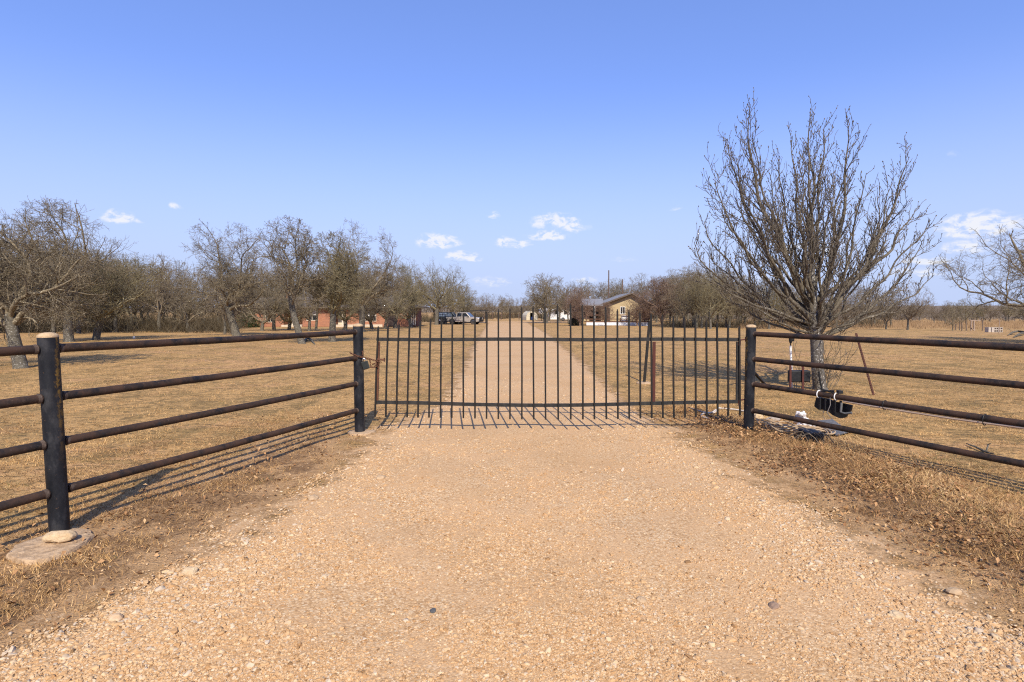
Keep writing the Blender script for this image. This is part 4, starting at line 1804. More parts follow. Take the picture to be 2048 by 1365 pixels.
        stone('stone', lab, (c.x, c.y, c.z + sz * .12), (sz * 1.2, sz, sz * .62), m, 30 + i, i * .7, 'stone')
    # fallen twig
    b = MB()
    p = [gz(1933, 891, .02), gz(1950, 899, .03), gz(1972, 908, .02), gz(1988, 914, .03)]
    b.tube(p, [.006, .011, .013, .006], 6)
    b.tube([p[2], gz(1976, 903, .08), gz(1981, 905, .1)], [.009, .008, .004], 5)
    b.tube([p[1], gz(1941, 899, .05)], [.006, .003], 5)
    o = b.build('fallen_twig', MAT['oak'], smooth=True)
    tag(o, 'dead twig lying on the bare ground beyond the right fence', 'twig')
    # curved root / fallen limb by the leaning oak
    b = MB()
    p = [gz(606, 688, .02), gz(614, 680, .12), gz(622, 683, .1), gz(630, 690, .0)]
    b.tube(p, [.05, .06, .05, .03], 8)
    tag(b.build('fallen_branch', MAT['oak'], smooth=True), 'arched fallen branch at the foot of the leaning oak', 'branch')
    # little marker in the left field
    g = G(268, 678)
    t = thing('marker_stake', 'thin stake with a small white insulator in the left field', 'stake', g)
    b = MB()
    b.tube([g, g + Vector((.0, 0, .55))], .012, 6)
    b.build('rod', MAT['rust'], t, world=True)
    b = MB()
    b.lathe([(.05, .02), (.06, .08), (.05, .13), (.02, .15)], g, 10)
    b.build('cup', MAT['white'], t, world=True, smooth=True)


make_litter()

# ------------------------------------------------------------------ far right: posts, blocks


def make_far_right():
    r = random.Random(2)
    for i, (px, base, top) in enumerate(((1911, 661, 648), (1919, 661, 642), (1924, 662, 645), (1933, 662, 642), (1965, 662, 640))):
        g = G(px, base)
        m = MB()
        tp = atY(px + r.uniform(-.6, .6), top, g.y)
        m.tube([g - Vector((0, 0, .1)), tp], [.05, .042], 8)
        o = m.build('fence_post', simple('grey_post_wood', (.12, .085, .06), (.2, .15, .11), 12, .9) if i == 0 else bpy.data.materials['grey_post_wood'], smooth=True)
        o.data.transform(Matrix.Translation(-g))
        o.location = g
        tag(o, 'thin dark post of the far fence at the right' if i < 4 else 'thicker dark fence post just left of the block stack', 'post', 'posts of the far right fence')
    # timber brace
    g = G(1944, 662)
    Y = g.y
    t = thing('timber_brace', 'weathered timber frame with a diagonal stay in the far right fence', 'frame', g)
    w = simple('grey_timber', (.36, .27, .20), (.26, .19, .14), 14, .9)
    for a, b in (((1942, 662), (1943, 641)), ((1948, 662), (1948, 640))):
        m = MB()
        m.tube([atY(*a, Y), atY(*b, Y)], .06, 8)
        m.build('upright', w, t, world=True, smooth=True)
    m = MB()
    m.bar(atY(1940, 641, Y), atY(1961, 642, Y), .06, .08, (0, 0, 1))
    m.build('crossbar', w, t, world=True)
    m = MB()
    m.bar(atY(1942, 654, Y - .1), atY(1949, 663, Y - .1), .06, .06, (0, 0, 1))
    m.build('stay', w, t, world=True)
    # concrete block stack: each block a thing
    g = G(1990, 665)
    Y = g.y
    s = Y / F
    cm = simple('concrete_block', (.46, .40, .33), (.38, .32, .26), 9, .95, .3)
    hm = simple('block_shade', (.30, .26, .21), (.25, .21, .17), 9, .95)

    def block(cx, cz, faced):
        m = MB()
        L, H, D = .36, .195, .20
        if faced:
            web = .035
            for xx in (-L / 2 + web / 2, 0, L / 2 - web / 2):
                m.box((xx, 0, 0), (web, D, H))
            for zz in (-H / 2 + web / 2, H / 2 - web / 2):
                m.box((-L / 4, .001, zz), (L / 2 - web - .001, D, web))
                m.box((L / 4, .001, zz), (L / 2 - web - .001, D, web))
        else:
            for xx in (-D / 2 + .02, D / 2 - .02):
                m.box((xx, 0, 0), (.04, L, H))
            for yy in (-L / 2 + .02, 0, L / 2 - .02):
                m.box((0, yy, 0), (D - .082, .04, H))
        o = m.build('concrete_block', cm)
        o.location = (cx, Y, cz)
        return o
    zb = float(T(g.x, Y))
    k = 0
    for row in range(2):
        z = zb + .10 + row * .20
        for px in (1981, 1999.0):
            pass
        for j in range(2):
            x = GD(1990 + j * 8.7, Y).x
            o = block(x, z, True)
            tag(o, 'hollow concrete block, ' + ('lower' if row == 0 else 'upper') + ' course of the far stack, ' + ('beside the end-on blocks' if j == 0 else 'at its right end'), 'concrete block', 'concrete blocks stacked by the far fence')
        for j in range(2):
            x = GD(1975.5 + j * 6.5, Y).x
            o = block(x, z, False)
            tag(o, 'end-on concrete block, ' + ('lower' if row == 0 else 'upper') + ' course of the far stack, ' + ('at its left end' if j == 0 else 'second from its left end'), 'concrete block', 'concrete blocks stacked by the far fence')
    g = G(1998, 668)
    m = MB()
    m.tube([Vector((0, 0, -.1)), Vector((0, 0, 28 / F * g.y))], .025, 8)
    o = m.build('stake', w)
    o.location = g
    tag(o, 'thin pale stake standing in front of the concrete block stack', 'stake')
    # fallen limbs under the tree at the right edge
    for i, (a, b, c) in enumerate((((2016, 672), (2035, 668), (2075, 671)), ((2028, 676), (2050, 671), (2090, 668)))):
        p = [G(*a) + Vector((0, 0, .05)), G(*b) + Vector((0, 0, .18)), G(*c) + Vector((0, 0, .1))]
        m = MB()
        m.tube([p[0], p[0].lerp(p[1], .5) + Vector((0, 0, .06)), p[1], p[1].lerp(p[2], .5), p[2]], [.03, .06, .07, .07, .05], 7)
        for q in range(4):
            s0 = p[0].lerp(p[1], .2 + .2 * q)
            m.tube([s0, s0 + Vector((random.uniform(-.4, .1), random.uniform(-.3, .3), random.uniform(.1, .35)))], [.02, .006], 5)
        o = m.build('fallen_branch', MAT['oak'], smooth=True)
        tag(o, ('longer' if i else 'shorter') + ' fallen grey branch on the grass at the right edge', 'branch')


make_far_right()

# ------------------------------------------------------------------ houses


def mat_brick():
    q = NM('orange_brick')
    br = q.n('ShaderNodeTexBrick')
    br.inputs['Scale'].default_value = 1.0
    br.inputs['Brick Width'].default_value = .23
    br.inputs['Row Height'].default_value = .078
    br.inputs['Mortar Size'].default_value = .008
    br.inputs['Color1'].default_value = (.37, .135, .062, 1)
    br.inputs['Color2'].default_value = (.25, .085, .045, 1)
    br.inputs['Mortar'].default_value = (.36, .27, .2, 1)
    mp = q.n('ShaderNodeMapping')
    mp.inputs['Rotation'].default_value = (pi / 2, 0, 0)
    q.ln(q.tc.outputs['Object'], mp.inputs[0])
    q.ln(mp.outputs[0], br.inputs['Vector'])
    c = q.mix(q.mr(q.noise(.8, 4, .6), .35, .7, 0, .35), br.outputs['Color'], (.40, .19, .10))
    return q.done(c, .85, 0, .2)


def mat_roof(name, a, b, ribs=False):
    q = NM(name)
    c = q.ramp(q.noise(2.2, 6, .7), [(.3, a), (.7, b)])
    if ribs:
        w = q.n('ShaderNodeTexWave')
        w.inputs['Scale'].default_value = 1.4
        q.ln(q.tc.outputs['Object'], w.inputs['Vector'])
        q.bump(w.outputs['Fac'], .5, .03)
        return q.done(c, .7, 0, .3)
    return q.done(c, .9, 0, .2)


def wall_with_holes(b, x0, x1, z0, z1, y, th, holes):
    """vertical wall in the xz plane at y (front face), thickness th behind; rectangular holes (x0,x1,z0,z1)"""
    xs = sorted({x0, x1} | {h[0] for h in holes} | {h[1] for h in holes})
    for a, c in zip(xs[:-1], xs[1:]):
        m = (a + c) / 2
        hs = sorted([(h[2], h[3]) for h in holes if h[0] < m < h[1]])
        z = z0
        for p, q in hs:
            if p > z:
                b.box(((a + c) / 2, y + th / 2, (z + p) / 2), (c - a, th, p - z))
            z = q
        if z < z1:
            b.box(((a + c) / 2, y + th / 2, (z + z1) / 2), (c - a, th, z1 - z))


def window_unit(root, x0, x1, z0, z1, y, frame_m, blind=None):
    b = MB()
    f = .07
    b.box(((x0 + x1) / 2, y + .05, z1 - f / 2), (x1 - x0, .06, f))
    b.box(((x0 + x1) / 2, y + .05, z0 + f / 2), (x1 - x0, .06, f))
    for x in (x0 + f / 2, x1 - f / 2, (x0 + x1) / 2):
        b.box((x, y + .052, (z0 + z1) / 2), (f * .8, .055, z1 - z0 - 2 * f - .004))
    w = b.build('window', frame_m, root)
    p = MB()
    p.box(((x0 + x1) / 2, y + .11, (z0 + z1) / 2), (x1 - x0 - .004, .02, z1 - z0 - .004))
    p.build('pane', MAT['glass'], w)
    if blind:
        p = MB()
        zz = z0 + (z1 - z0) * blind
        p.box(((x0 + x1) / 2, y + .085, (zz + z1) / 2 - .04), (x1 - x0 - .16, .012, z1 - zz - .09))
        p.build('blind', MAT['white'], w)
    return w


def make_brick_house():
    Y0 = 68.0
    s = Y0 / F
    g = GD(463, Y0)
    rot = -0.03
    h = thing('brick_house', 'long orange brick ranch house behind the oaks on the left', 'house', g, .045)
    Lm = (835 - 463) * s * 1.01

    def X(px):
        return (px - 463) * s
    H = 2.45
    brick = mat_brick()
    trim = simple('cream_trim', (.62, .55, .42), (.55, .48, .36), 3, .7)
    b = MB()
    holes = [(X(530), X(549), .55, 2.1), (X(610), X(634), .75, 2.1), (X(668), X(683), .0, 2.15), (X(727), X(750), .65, 2.1), (X(772), X(790), 0, 2.2)]
    wall_with_holes(b, X(463), X(566), 0, H, 0.0, .25, [holes[0]])
    wall_with_holes(b, X(566), X(603), 0, H, 1.6, .25, [(X(572), X(580), 0, 2.1)])
    b.box((X(566) - .13, .93, H / 2), (.24, 1.34, H - .01))
    wall_with_holes(b, X(603), X(664), 0, H, 0.0, .25, [holes[1]])
    wall_with_holes(b, X(664), X(690), 0, H, 1.2, .25, [holes[2]])
    wall_with_holes(b, X(690), X(815), 0, H, 0.0, .25, [holes[3], holes[4]])
    b.box((X(463) + .125, 4.2, H / 2), (.25, 7.8, H - .01))
    b.box((X(815) - .125, 4.2, H / 2), (.25, 7.8, H - .01))
    b.box(((X(463) + X(815)) / 2, 8.2, H / 2), (X(815) - X(463) - .6, .25, H - .02))
    b.build('wall', brick, h)
    b = MB()
    b.box(((X(815) + X(832)) / 2, 2.4, H / 2 - .05), (X(832) - X(815), 4.4, H - .12))
    o = b.build('siding', simple('brown_siding', (.14, .055, .035), (.10, .04, .03), 6, .8), h)
    o['label'] = 'dark red-brown siding'
    b = MB()
    for px in (817.5, 821, 824.5, 828):
        b.box((X(px), .17, 1.2), (.12, .06, 2.1))
    b.build('batten', trim, h)
    # plinth and porch slabs
    ps = simple('pale_stone', (.58, .50, .38), (.48, .40, .29), 2.5, .9)
    for nm, c3, d3 in (('porch', ((X(563) + X(603)) / 2, .65, .10), (X(603) - X(563), 2.0, .26)), ('porch', ((X(664) + X(690)) / 2, .45, .10), (X(690) - X(664) + .4, 1.7, .26)),
                       ('planter', (X(690) + 2.2, -.12, .12), (4.6, .22, .30))):
        b = MB()
        b.box(c3, d3)
        b.build(nm, ps, h)
    for px in (583.5, 668, 683):
        b = MB()
        b.box((X(px), -.05, 1.3), (.16, .16, 2.25))
        b.build('column', trim, h)
    for hl, bl in ((holes[0], None), (holes[1], .5), (holes[3], .45)):
        window_unit(h, hl[0] + .003, hl[1] - .003, hl[2] + .003, hl[3] - .003, 0.0, trim, bl)
    for (x0, x1, y, m) in ((X(572), X(580), 1.65, simple('dark_door', (.06, .04, .03), (.05, .035, .03), 3, .5)), (X(668), X(683), 1.25, trim), (X(772), X(790), .06, bpy.data.materials['dark_door'])):
        b = MB()
        b.box(((x0 + x1) / 2, y + .06, 1.05), (x1 - x0 - .01, .06, 2.06))
        d = b.build('door', m, h)
        b = MB()
        b.sphere((x1 - .15, y - .0, 1.0), .05, 8, 5)
        b.build('handle', MAT['chrome'], d, smooth=True)
    # hipped shingle roof
    x0, x1 = X(463) - .7, X(832) + .5
    ze, zr = H + .02, H + 1.35
    y0, y1 = -.75, 9.0
    ym = (y0 + y1) / 2
    hp = 3.2
    b = MB()
    vs = [(x0, y0, ze), (x1, y0, ze), (x1, y1, ze), (x0, y1, ze), (x0 + hp, ym, zr), (x1 - hp, ym, zr)]
    vs += [(x, y, z - .16) for x, y, z in vs[:4]]
    b.add(vs, [(0, 1, 5, 4), (1, 2, 5), (2, 3, 4, 5), (3, 0, 4), (0, 6, 7, 1), (1, 7, 8, 2), (2, 8, 9, 3), (3, 9, 6, 0), (9, 8, 7, 6)])
    rf = b.build('roof', mat_roof('grey_brown_shingles', (.10, .083, .068), (.15, .125, .105)), h)
    b = MB()
    b.box(((x0 + x1) / 2, y0 - .012, ze - .075), (x1 - x0, .02, .15))
    b.build('fascia', simple('brown_fascia', (.20, .15, .11), (.26, .2, .15), 3, .8), rf)
    b = MB()
    b.box((X(560), 3.6, zr - .1), (.9, .6, 1.1))
    b.build('chimney', brick, rf)
    # evergreen bush at the corner
    g2 = GD(497, 65.5)
    t = thing('evergreen_bush', 'dark green evergreen bush at the left corner of the brick house', 'bush', g2)
    rr = np.random.default_rng(3)
    n = 5200
    a = rr.uniform(0, 2 * pi, n)
    zz = rr.uniform(0, 1, n)
    lump = 1 + .22 * np.sin(3 * a + 6 * zz) + .15 * np.sin(7 * a)
    rad = 1.25 * np.sqrt(np.clip(1 - zz ** 1.7, 0, 1)) * rr.uniform(.55, 1, n) * lump
    P = np.stack([np.cos(a) * rad - .15, np.sin(a) * rad, .05 + zz * 2.15], 1)
    d = rr.normal(size=(n, 3)) + np.stack([np.cos(a), np.sin(a), .3 + 0 * a], 1) * .8
    d /= np.linalg.norm(d, axis=1, keepdims=True)
    sd = np.cross(d, rr.normal(size=(n, 3)))
    sd /= np.linalg.norm(sd, axis=1, keepdims=True)
    V = np.stack([P - sd * .035, P + sd * .035, P + d * .17], 1).reshape(-1, 3)
    o = npmesh('foliage', V, np.arange(n * 3).reshape(-1, 3), simple('evergreen_leaves', (.028, .05, .012), (.055, .085, .022), 3, .7), t)
    b = MB()
    b.tube([Vector((0, 0, -.1)), Vector((.05, 0, .6)), Vector((0, .05, 1.4))], [.09, .07, .03], 8)
    b.build('stem', MAT['oak'], t)
    # statue-like urn on porch
    g3 = GD(578.5, 67.6)
    t = thing('garden_urn', 'pale garden urn on a pedestal on the brick house porch', 'urn', g3 + Vector((0, 0, .24)))
    b = MB()
    b.lathe([(.16, 0), (.16, .08), (.09, .14), (.08, .5), (.13, .55)], (0, 0, 0), 12)
    b.build('pedestal', trim, t, smooth=True)
    b = MB()
    b.lathe([(.06, .55), (.10, .62), (.20, .78), (.24, .92), (.20, .95), (.10, .93)], (0, 0, 0), 12)
    b.build('bowl', MAT['footing'], t, smooth=True)


make_brick_house()


def make_yellow_house():
    Y0 = 78.0
    s = Y0 / F
    g = GD(1255, Y0)
    h = thing('yellow_house', 'small yellow gabled house with a railed porch on the right', 'house', g, -.02)

    def X(px):
        return (px - 1255) * s

    def Z(py):
        return (651.5 - py) * s
    yel = simple('faded_yellow_siding', (.47, .365, .20), (.40, .30, .165), 3, .8, stretch=(.3, .3, 6))
    brn = simple('brown_boards', (.17, .085, .05), (.12, .06, .04), 5, .85, stretch=(.3, .3, 6))
    wh = MAT['white']
    eave = Z(609)
    apex = Z(588)
    fl = Z(643)
    # skirting
    b = MB()
    b.box(((X(1171) + X(1298)) / 2, -1.25, fl / 2 - .08), (X(1298) - X(1171), .08, fl - .12))
    b.build('skirting', simple('white_sheet_metal', (.74, .76, .80), (.66, .67, .70), 1.2, .4), h)
    # deck
    b = MB()
    b.box(((X(1169) + X(1298)) / 2, -.62, fl - .03), (X(1298) - X(1169), 1.3, .1))
    b.build('deck', brn, h)
    b = MB()
    wx0, wx1 = X(1240), X(1250)
    wz0, wz1 = Z(629), Z(614)
    wall_with_holes(b, X(1203), X(1299), fl, eave, 0.0, .15, [(wx0, wx1, wz0, wz1), (X(1212), X(1220), fl, Z(617))])
    b.prism([(X(1203), eave), (X(1299), eave), (X(1261), apex - .05)], 'y', .0, .15)
    b.box((X(1299) - .075, 4, (fl + eave) / 2), (.15, 7.6, eave - fl))
    b.box(((X(1169) + X(1180)) / 2, .9, (fl + eave) / 2 - .1), (X(1180) - X(1169), .15, eave - fl - .2))
    b.box(((X(1169) + X(1203)) / 2, 2.4, (fl + eave) / 2 - .1), (X(1203) - X(1169), .15, eave - fl - .2))
    b.box((X(1203) + .08, 4, (fl + eave) / 2), (.14, 7.6, eave - fl))
    b.build('wall', yel, h)
    b = MB()
    b.box(((X(1284) + X(1299)) / 2, -.04, (Z(640) + Z(617)) / 2), (X(1299) - X(1284), .06, Z(617) - Z(640)))
    o = b.build('shutter_panel', brn, h)
    window_unit(h, wx0, wx1, wz0, wz1, -.03, wh)
    b = MB()
    b.box((X(1216), .1, (fl + Z(617)) / 2), (X(1220) - X(1212) - .01, .06, Z(617) - fl - .01))
    d = b.build('door', simple('dark_green_door', (.045, .05, .035), (.06, .06, .045), 4, .6), h)
    b = MB()
    b.sphere((X(1219), .05, fl + 1), .05, 8, 5)
    b.build('handle', MAT['chrome'], d)
    # front gable roof
    th = .12
    met = mat_roof('galvanised_roof', (.17, .165, .16), (.27, .265, .26), True)
    brf = mat_roof('brown_roof_edge', (.10, .075, .055), (.14, .11, .085))

    def slab(p0, p1, y0, y1):
        bb = MB()
        d = Vector((p1[0] - p0[0], 0, p1[1] - p0[1])).normalized()
        n = Vector((-d.z, 0, d.x))
        if n.z < 0:
            n = -n
        vs = []
        for y in (y0, y1):
            for p in (p0, p1):
                q = Vector((p[0], y, p[1]))
                vs += [q, q + n * th]
        bb.add(vs, [(0, 2, 3, 1), (4, 5, 7, 6), (0, 1, 5, 4), (2, 6, 7, 3), (1, 3, 7, 5), (0, 4, 6, 2)])
        return bb
    o = slab((X(1261), apex), (X(1197), Z(612)), -.7, 9).build('roof', met, h)
    b = MB()
    b.bar(Vector((X(1261), -.715, apex + .03)), Vector((X(1197), -.715, Z(612) + .03)), .2, .03, (0, 0, 1))
    b.bar(Vector((X(1261), -.718, apex + .03)), Vector((X(1304), -.718, Z(612) + .03)), .2, .03, (0, 0, 1))
    b.build('bargeboard', brf, o)
    slab((X(1261), apex), (X(1304), Z(612)), -.7, 9).build('roof', met, h)
    # left wing roof, sloping towards the viewer
    b = MB()
    b.add([(X(1158), -1.2, Z(611)), (X(1204), -1.2, Z(611)), (X(1214), 4.2, Z(597)), (X(1168), 4.2, Z(597)),
           (X(1158), -1.2, Z(611) - .12), (X(1204), -1.2, Z(611) - .12), (X(1214), 4.2, Z(597) - .12), (X(1168), 4.2, Z(597) - .12)],
          [(0, 1, 2, 3), (7, 6, 5, 4), (0, 4, 5, 1), (1, 5, 6, 2), (2, 6, 7, 3), (3, 7, 4, 0)])
    b.build('porch_roof', met, h)
    # posts and rails of the porch
    for px in (1171, 1187.5, 1203, 1231, 1251, 1284):
        b = MB()
        top = Z(612) if px < 1205 else Z(629)
        b.box((X(px), -1.1, (fl + top) / 2), (.1, .1, top - fl))
        b.build('porch_post', wh if px in (1187.5,) else brn, h)
    for z in (Z(630.5), Z(638.5)):
        b = MB()
        b.box(((X(1168) + X(1270)) / 2, -1.17, z), (X(1270) - X(1168), .04, .12))
        b.build('handrail', brn, h)
    # dark sheet standing in for the shade inside the left porch
    b = MB()
    b.box(((X(1181) + X(1202)) / 2, 2.3, (fl + Z(612)) / 2), (X(1202) - X(1181), .05, Z(613) - fl - .05))
    b.build('porch_shade_sheet', MAT['glass'], h)
    # white chest by the rail
    c = thing('white_chest', 'white appliance standing on the porch of the yellow house under the window', 'appliance', g + Vector((X(1247), -.65, fl + .02)))
    b = MB()
    b.box((0, 0, .36), (.9, .55, .70))
    b.build('cabinet', wh, c, bevel=.03)
    b = MB()
    b.box((0, -.01, .75), (.92, .58, .07))
    b.build('lid', wh, c, bevel=.02)
    # green dark bush left of the porch
    g2 = GD(1151, 76)
    t = thing('dark_bush', 'dark low bush at the left end of the yellow house porch', 'bush', g2)
    rr = np.random.default_rng(5)
    n = 2600
    a = rr.uniform(0, 2 * pi, n)
    zz = rr.uniform(0, 1, n)
    rad = .95 * np.sqrt(np.clip(1 - zz ** 2, 0, 1)) * rr.uniform(.4, 1, n) * (1 + .2 * np.sin(4 * a))
    P = np.stack([np.cos(a) * rad, np.sin(a) * rad, zz * 1.15], 1)
    d = rr.normal(size=(n, 3))
    d[:, 2] = np.abs(d[:, 2])
    d /= np.linalg.norm(d, axis=1, keepdims=True)
    sd = np.cross(d, rr.normal(size=(n, 3)))
    sd /= np.linalg.norm(sd, axis=1, keepdims=True)
    V = np.stack([P - sd * .03, P + sd * .03, P + d * .2], 1).reshape(-1, 3)
    npmesh('foliage', V, np.arange(n * 3).reshape(-1, 3), simple('dark_bush_leaves', (.03, .032, .014), (.06, .055, .03), 3, .8), t)
    b = MB()
    b.tube([Vector((0, 0, -.1)), Vector((.03, 0, .8))], [.06, .03], 6)
    b.build('stem', MAT['oak'], t)
    # utility poles
    wp = simple('pole_wood', (.10, .065, .045), (.15, .10, .075), 6, .9)
    for px, top, Y, lab in ((1217, 541, 92, 'tall wooden pole behind the yellow house, left of its ridge'), (1244.5, 559, 96, 'shorter wooden pole just left of the yellow house ridge')):
        q = GD(px, Y)
        tp = atY(px + .6, top, Y)
        m = MB()
        m.tube([Vector((0, 0, -.2)), (tp - q) * .5, tp - q], [.13, .11, .09], 10)
        o = m.build('utility_pole', wp, smooth=True)
        o.location = q
        tag(o, lab, 'pole')


make_yellow_house()


def make_shed_and_trailer():
    Y = 118.0
    s = Y / F
    g = GD(1064, Y)
    t = thing('arched_shed', 'small cream arched shed with a dark doorway at the end of the drive', 'shed', g, .25)
    W, H = 2.5, 1.95
    cream = simple('cream_steel', (.60, .53, .38), (.52, .45, .31), 3, .6)
    prof = []
    for k in range(11):
        a = pi * k / 10
        prof.append((cos(a) * W / 2, .75 + sin(a) * (H - .75)))
    prof = [(W / 2, 0)] + prof + [(-W / 2, 0)]
    inner = [(x * .95, z * .97) for x, z in prof]
    b = MB()
    n = len(prof)
    vs, fs = [], []
    for y in (0, 3.4):
        vs += [(x, y, z) for x, z in prof]
        vs += [(x, y, z) for x, z in inner]
    for k in range(n - 1):
        fs += [(k, k + 1, 2 * n + k + 1, 2 * n + k), (n + k + 1, n + k, 3 * n + k, 3 * n + k + 1), (k, n + k, n + k + 1, k + 1), (2 * n + k, 2 * n + k + 1, 3 * n + k + 1, 3 * n + k)]
    b.add(vs, fs)
    b.build('shell', cream, t)
    b = MB()
    # front wall with door opening
    dw, dh = .42, 1.6
    pts = [p for p in inner]
    out = [(x, z) for x, z in pts]
    right = [(dw, 0)] + [(x, z) for x, z in out if x >= dw - 1e-6] + [(dw, 0.97 * (.75 + sqrt(max(0, 1 - (dw / (W / 2 * .95)) ** 2)) * (H - .75)))]
    b.prism(right, 'y', .04, .09)
    left = [(-x, z) for x, z in right][::-1]
    b.prism(left, 'y', .04, .09)
    b.box((0, .065, (dh + H * .95) / 2), (dw * 2 - .002, .05, H * .95 - dh))
    b.build('front_wall', cream, t)
    b = MB()
    b.prism(inner, 'y', 3.3, 3.35)
    b.build('back_wall', MAT['blackplastic'], t)
    q = thing('blue_barrel', 'blue barrel standing in the arched shed doorway', 'barrel', g + Vector((.1, -.25, 0)))
    b = MB()
    b.lathe([(.26, 0), (.29, .08), (.29, .30), (.305, .32), (.29, .34), (.29, .62), (.27, .7), (.2, .71)], (0, 0, 0), 14)
    b.build('drum', simple('blue_plastic', (.02, .06, .22), (.03, .08, .28), 4, .45), q, smooth=True)
    # white gooseneck trailer
    Y = 112.0
    s = Y / F
    g = GD(1112, Y)
    t = thing('white_trailer', 'white gooseneck camper trailer beside the arched shed', 'trailer', g, .02)

    def X(px):
        return (px - 1112) * s

    def Z(py):
        return (641 - py) * s
    wh = simple('white_trailer_skin', (.76, .76, .75), (.70, .70, .69), 1.5, .35)
    b = MB()
    out = [(X(1098), Z(638)), (X(1142), Z(638)), (X(1143), Z(636)), (X(1143), Z(618)), (X(1141), Z(615.5)), (X(1080), Z(615.5)), (X(1079), Z(617)), (X(1079), Z(625)), (X(1081), Z(626)), (X(1096), Z(627))]
    b.prism(out, 'y', 0, 2.4)
    b.build('body', wh, t, bevel=.06)
    for a, c2, zz0, zz1 in ((1086, 1092, 624, 619), (1110, 1116, 627, 620), (1128, 1134, 627, 621)):
        window_unit(t, X(a), X(c2), Z(zz0), Z(zz1), -.11, MAT['blackplastic'])
    b = MB()
    b.box((X(1083), -.05, Z(620.5)), (.7, .2, .75))
    b.build('air_conditioner', simple('grey_vent', (.35, .36, .38), (.25, .26, .28), 20, .6), t, bevel=.02)
    for px in (1118, 1126):
        b = MB()
        b.lathe([(.36, -.11), (.38, -.06), (.38, .06), (.36, .11)], (0, 0, 0), 18)
        w = b.build('wheel', MAT['rubber'], t, smooth=True)
        w.location = (X(px), .05, .37)
        w.rotation_euler = (pi / 2, 0, 0)
        b = MB()
        b.lathe([(.2, .1), (.2, .118), (.08, .13)], (0, 0, 0), 14)
        b.build('rim', MAT['chrome'], w, smooth=True)
    b = MB()
    b.tube([Vector((X(1084), 1.2, 0)), Vector((X(1084), 1.2, Z(626)))], .06, 8)
    b.build('jack_stand', MAT['blackplastic'], t)
    # low wooden fence beyond the shed
    r = random.Random(5)
    gf = GD(1020, 130)
    t = thing('wire_fence', 'dark post-and-wire fence beyond the end of the drive', 'fence', gf)
    for k, px in enumerate((968, 985, 1003, 1020, 1038, 1049)):
        q = GD(px, 130)
        m = MB()
        m.tube([q - Vector((0, 0, .1)), q + Vector((r.uniform(-.06, .06), 0, 1.5 + r.uniform(-.1, .2)))], .09, 7)
        m.build('post', wp_mat(), t, world=True)
    for z in (.4, .8, 1.2):
        m = MB()
        m.tube([GD(p, 130) + Vector((0, -.09, z)) for p in (960, 985, 1003, 1020, 1038, 1049)], .02, 4)
        m.build('wire', MAT['rust'], t, world=True)


def wp_mat():
    return bpy.data.materials['pole_wood']


make_shed_and_trailer()

# ------------------------------------------------------------------ vehicles


def wheel(root, x, y, r=.40, w=.26, side=-1, m='chrome'):
    b = MB()
    b.lathe([(r * .6, -w / 2), (r * .94, -w / 2), (r, -w / 2 + .04), (r, w / 2 - .04), (r * .94, w / 2), (r * .6, w / 2)], (0, 0, 0), 22)
    t = b.build('wheel', MAT['rubber'], root, smooth=True)
    t.location = (x, y, r)
    t.rotation_euler = (pi / 2 if side < 0 else -pi / 2, 0, 0)
    b = MB()
    b.lathe([(r * .62, w / 2 - .07), (r * .62, w / 2 + .004), (r * .56, w / 2 + .008), (r * .5, w / 2 - .03), (r * .2, w / 2 - .03), (r * .16, w / 2 + .006), (.02, w / 2 + .008)], (0, 0, 0), 18)
    b.build('rim', MAT[m], t, smooth=True)
    return t


